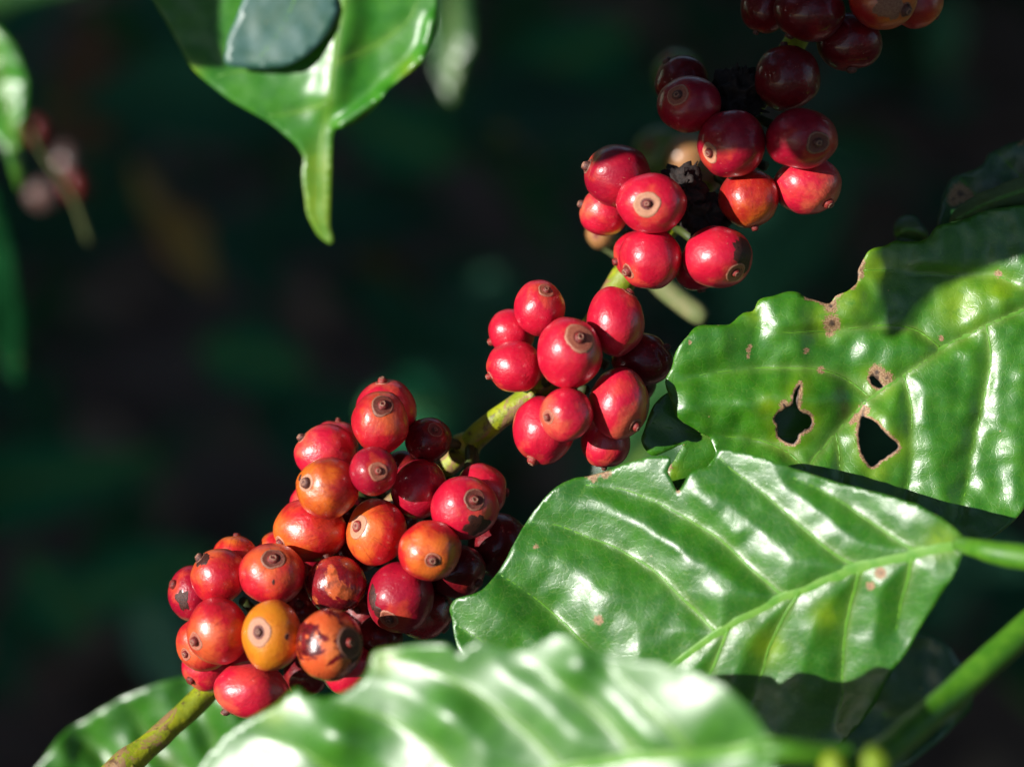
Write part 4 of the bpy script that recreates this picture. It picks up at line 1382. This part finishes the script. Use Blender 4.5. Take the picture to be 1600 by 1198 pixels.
# far leaves
FARG = 'blurred leaves in the shaded background'
wave_leaf([(-60, -20), (-15, 30), (8, 55), (30, 90), (42, 130), (40, 170), (32, 200), (34, 225), (36, 255), (38, 285), (30, 300), (18, 270), (8, 235), (-12, 215), (-60, 200), (-120, 100)],
          [(-40, -30), (-10, 80), (14, 180), (26, 240), (32, 296)], -.14, 'blurred sunlit leaf with a drip tip at the left edge', L_TOP, seed=51, gx=3e-5, A=.004, N=.006)
wave_leaf([(-60, 260), (-10, 300), (20, 400), (34, 520), (30, 600), (0, 560), (-40, 480), (-90, 350)],
          [(-40, 260), (-5, 380), (15, 480), (28, 590)], -.26, 'dark blurred leaf hanging below the sunlit one at the left edge', L_FARD, seed=52, midw=(.8, .4))
wave_leaf([(660, -30), (690, -40), (730, -30), (742, 20), (736, 70), (722, 110), (712, 150), (704, 160), (692, 140), (680, 110), (668, 60)],
          [(700, -50), (706, 20), (706, 90), (706, 155)], -.26, 'blurred green leaf behind the hanging leaf at the top', L_DARK, seed=53, gx=2e-5, N=.006)
wave_leaf([(205, 250), (240, 280), (262, 320), (300, 330), (322, 350), (330, 400), (338, 455), (312, 440), (285, 420), (255, 400), (236, 350), (212, 300)],
          [(190, 245), (240, 310), (290, 380), (334, 450)], -.75, 'blurred dry ochre leaf hanging in the dark left background', L_OCHRE, seed=54, gx=-2e-5)
wave_leaf([(-200, 740), (-60, 700), (60, 690), (160, 700), (250, 705), (200, 750), (120, 800), (20, 830), (-120, 840)],
          [(-220, 790), (-60, 770), (100, 745), (250, 706)], -.8, 'large blurred dark green leaf low at the left edge', L_FAR, seed=55, N=.01)
for k_, (x_, y_, a_, b_, rot_, s_, m_, lab_) in enumerate([
    (335, 950, 46, 34, .3, -.62, L_FARG, 'blurred grey green leaf in the dark left of the lower cluster'),
    (225, 905, 120, 60, -.3, -.70, L_FAR, 'blurred teal leaf low in the left background, above the bottom left leaf'),
    (85, 930, 80, 50, .9, -.75, L_FAR, 'blurred teal leaf low at the far left background'),
    (250, 1010, 80, 46, 1.1, -.6, L_FARG, 'faint grey green leaf just above the bottom left ribbed leaf'),
    (620, 210, 110, 60, .4, -.85, L_FAR, 'blurred teal leaf right of the hanging drip tip'),
    (395, 560, 90, 50, .2, -.8, L_FAR, 'blurred teal leaf in the middle of the dark background'),
    (620, 450, 120, 28, .9, -1.05, L_FARB, 'blurred brown dry leaf slanting left of the middle cluster'),
    (785, 208, 15, 12, 0, -.6, L_FARB, 'tiny warm brown leaf standing in for a sun fleck left of the right hand cluster'),  # brown leaf put in place of a small sun fleck
    (130, 170, 60, 150, .1, -.8, L_FARB, 'dim brown dry leaf at the upper left background'),
    (640, 640, 70, 60, 0, -.5, L_FAR, 'blurred green leaf behind the bare branch between two clusters'),
    (880, 90, 120, 60, -.4, -.9, L_FAR, 'blurred teal leaf at the top between leaf and dark cherries')]):
    cs_, sn_ = math.cos(rot_), math.sin(rot_)
    o_ = []
    for q_ in range(14):
        t_ = 2 * math.pi * q_ / 14
        u_ = a_ * math.cos(t_); v_ = b_ * math.sin(t_) * (1 - .35 * math.cos(t_) ** 2)
        o_.append((x_ + u_ * cs_ - v_ * sn_, y_ + u_ * sn_ + v_ * cs_))
    wave_leaf(o_, [(x_ - a_ * .95 * cs_, y_ - a_ * .95 * sn_), (x_, y_), (x_ + a_ * .95 * cs_, y_ + a_ * .95 * sn_)], s_, lab_, m_, seed=70 + k_, gx=1e-5, step=max(5, a_ / 8), A=.001, N=.004, midw=(4, 2))
stem('dry_twig', [(940, 370, -.045), (1000, 410, -.045), (1045, 455, -.045), (1090, 490, -.044), (1104, 498, -.044)], [18, 20, 20, 19, 12], V_OLIVE,
     'blurred olive twig slanting behind the scabbed cherry', 'twig')
# blurred red berries in the left background
for j, (x, y, rx, ry, s, lab) in enumerate([(104, 258, 20, 32, -.32, 'blurred pale cherry in the left background, upper one'),
                                            (70, 305, 28, 24, -.3, 'blurred pink cherry near the left edge, lower one'),
                                            (116, 290, 22, 22, -.32, 'blurred dull cherry between the two pale ones on the left'),
                                            (60, 205, 18, 20, -.3, 'blurred brownish cherry beside the sunlit leaf at the left edge')]):
    build_cherry(200 + j, x, y, rx, ry, s, (x - 5, y + 5), (M_GREYCH, M_GREYCH, M_DEEP, M_DEEP)[j], .2, R_TAN, R_NUB, lab, 'blurred cherries in the left background')
stem('far_twig', [(20, 60, -.15), (44, 180, -.155), (66, 240, -.165), (110, 300, -.175), (140, 380, -.19)], [5, 5, 5, 6, 6], V_OLIVE,
     'blurred thin twig carrying the pale cherries at the left', 'twig')

# ---- unseen leaves added outside the frame, their outlines shaped by the shadows they cast
def shade_leaf(shadow, s_obj, s_occ, label, seed=0, mat=L_DARK):
    """a leaf whose shadow outline, at depth s_obj, is the given outline"""
    t = (s_occ - s_obj) / .636
    pts = np.array([np.array(P(x, y, s_obj)) for x, y in catmull(shadow, 4, True)])
    pts = pts + np.array(SUN) * t
    n = len(pts)
    cen = pts.mean(0)
    V = [cen + AB_ * .002]
    for f in (.35, .7, 1.0):
        for q in pts:
            w = cen + (q - cen) * f
            V.append(w + AB_ * (.002 * (1 - f)) + S_ * (.004 * noise.noise(Vector(tuple(w * 40)))))
    F = [(0, 1 + i, 1 + (i + 1) % n) for i in range(n)]
    for r in range(2):
        b = 1 + r * n
        for i in range(n):
            i2 = (i + 1) % n
            F.append((b + i, b + n + i, b + n + i2, b + i2))
    V = np.array(V)
    root = bpy.data.objects.new('coffee_leaf', None); root.location = cen; COL.objects.link(root)
    tag(root, label, 'leaf')
    fl = np.column_stack([(V - cen) @ AX_ / WPX / 40, (V - cen) @ AU_ / WPX / 40, np.zeros(len(V))])
    mk = np.zeros((len(V), 4)); mk[:, 3] = 1
    o = mesh_obj('blade', V, F, mat, root, attrs={'marks': ('FLOAT_COLOR', mk), 'flat': ('FLOAT_VECTOR', fl)})
    md = o.modifiers.new('thickness', 'SOLIDIFY'); md.thickness = .0004
    a, b = pts[0], pts[n // 2]
    V, F = tube([a, cen + AB_ * .002, b], [.0008, .0008, .0004], 6)
    mesh_obj('midrib', V, F, V_MIDRIB, root)


shade_leaf([(890, 150), (940, 255), (1010, 262), (1060, 215), (1110, 235), (1150, 240), (1190, 262), (1250, 262), (1310, 258), (1340, 200), (1500, 100), (1600, -50), (1400, -200), (1100, -200), (900, -100), (860, 50)],
           .002, .13, 'unseen leaf above the top edge, shaped to shade the upper right cherries', 1)
shade_leaf([(1335, 200), (1385, 330), (1392, 400), (1400, 470), (1412, 528), (1432, 530), (1460, 485), (1500, 448), (1560, 425), (1640, 410), (1720, 380), (1800, 200), (1700, 0), (1500, 0), (1380, 100)],
           -.002, .142, 'unseen leaf beyond the upper left, shaped to shade the eaten leaf', 2)
shade_leaf([(150, -60), (240, 60), (290, 100), (335, 106), (352, 100), (350, 60), (362, 0), (385, -80), (385, -160), (300, -200)],
           -.046, .07, 'unseen leaf beyond the left edge, shaped to shade the hanging leaf', 3)
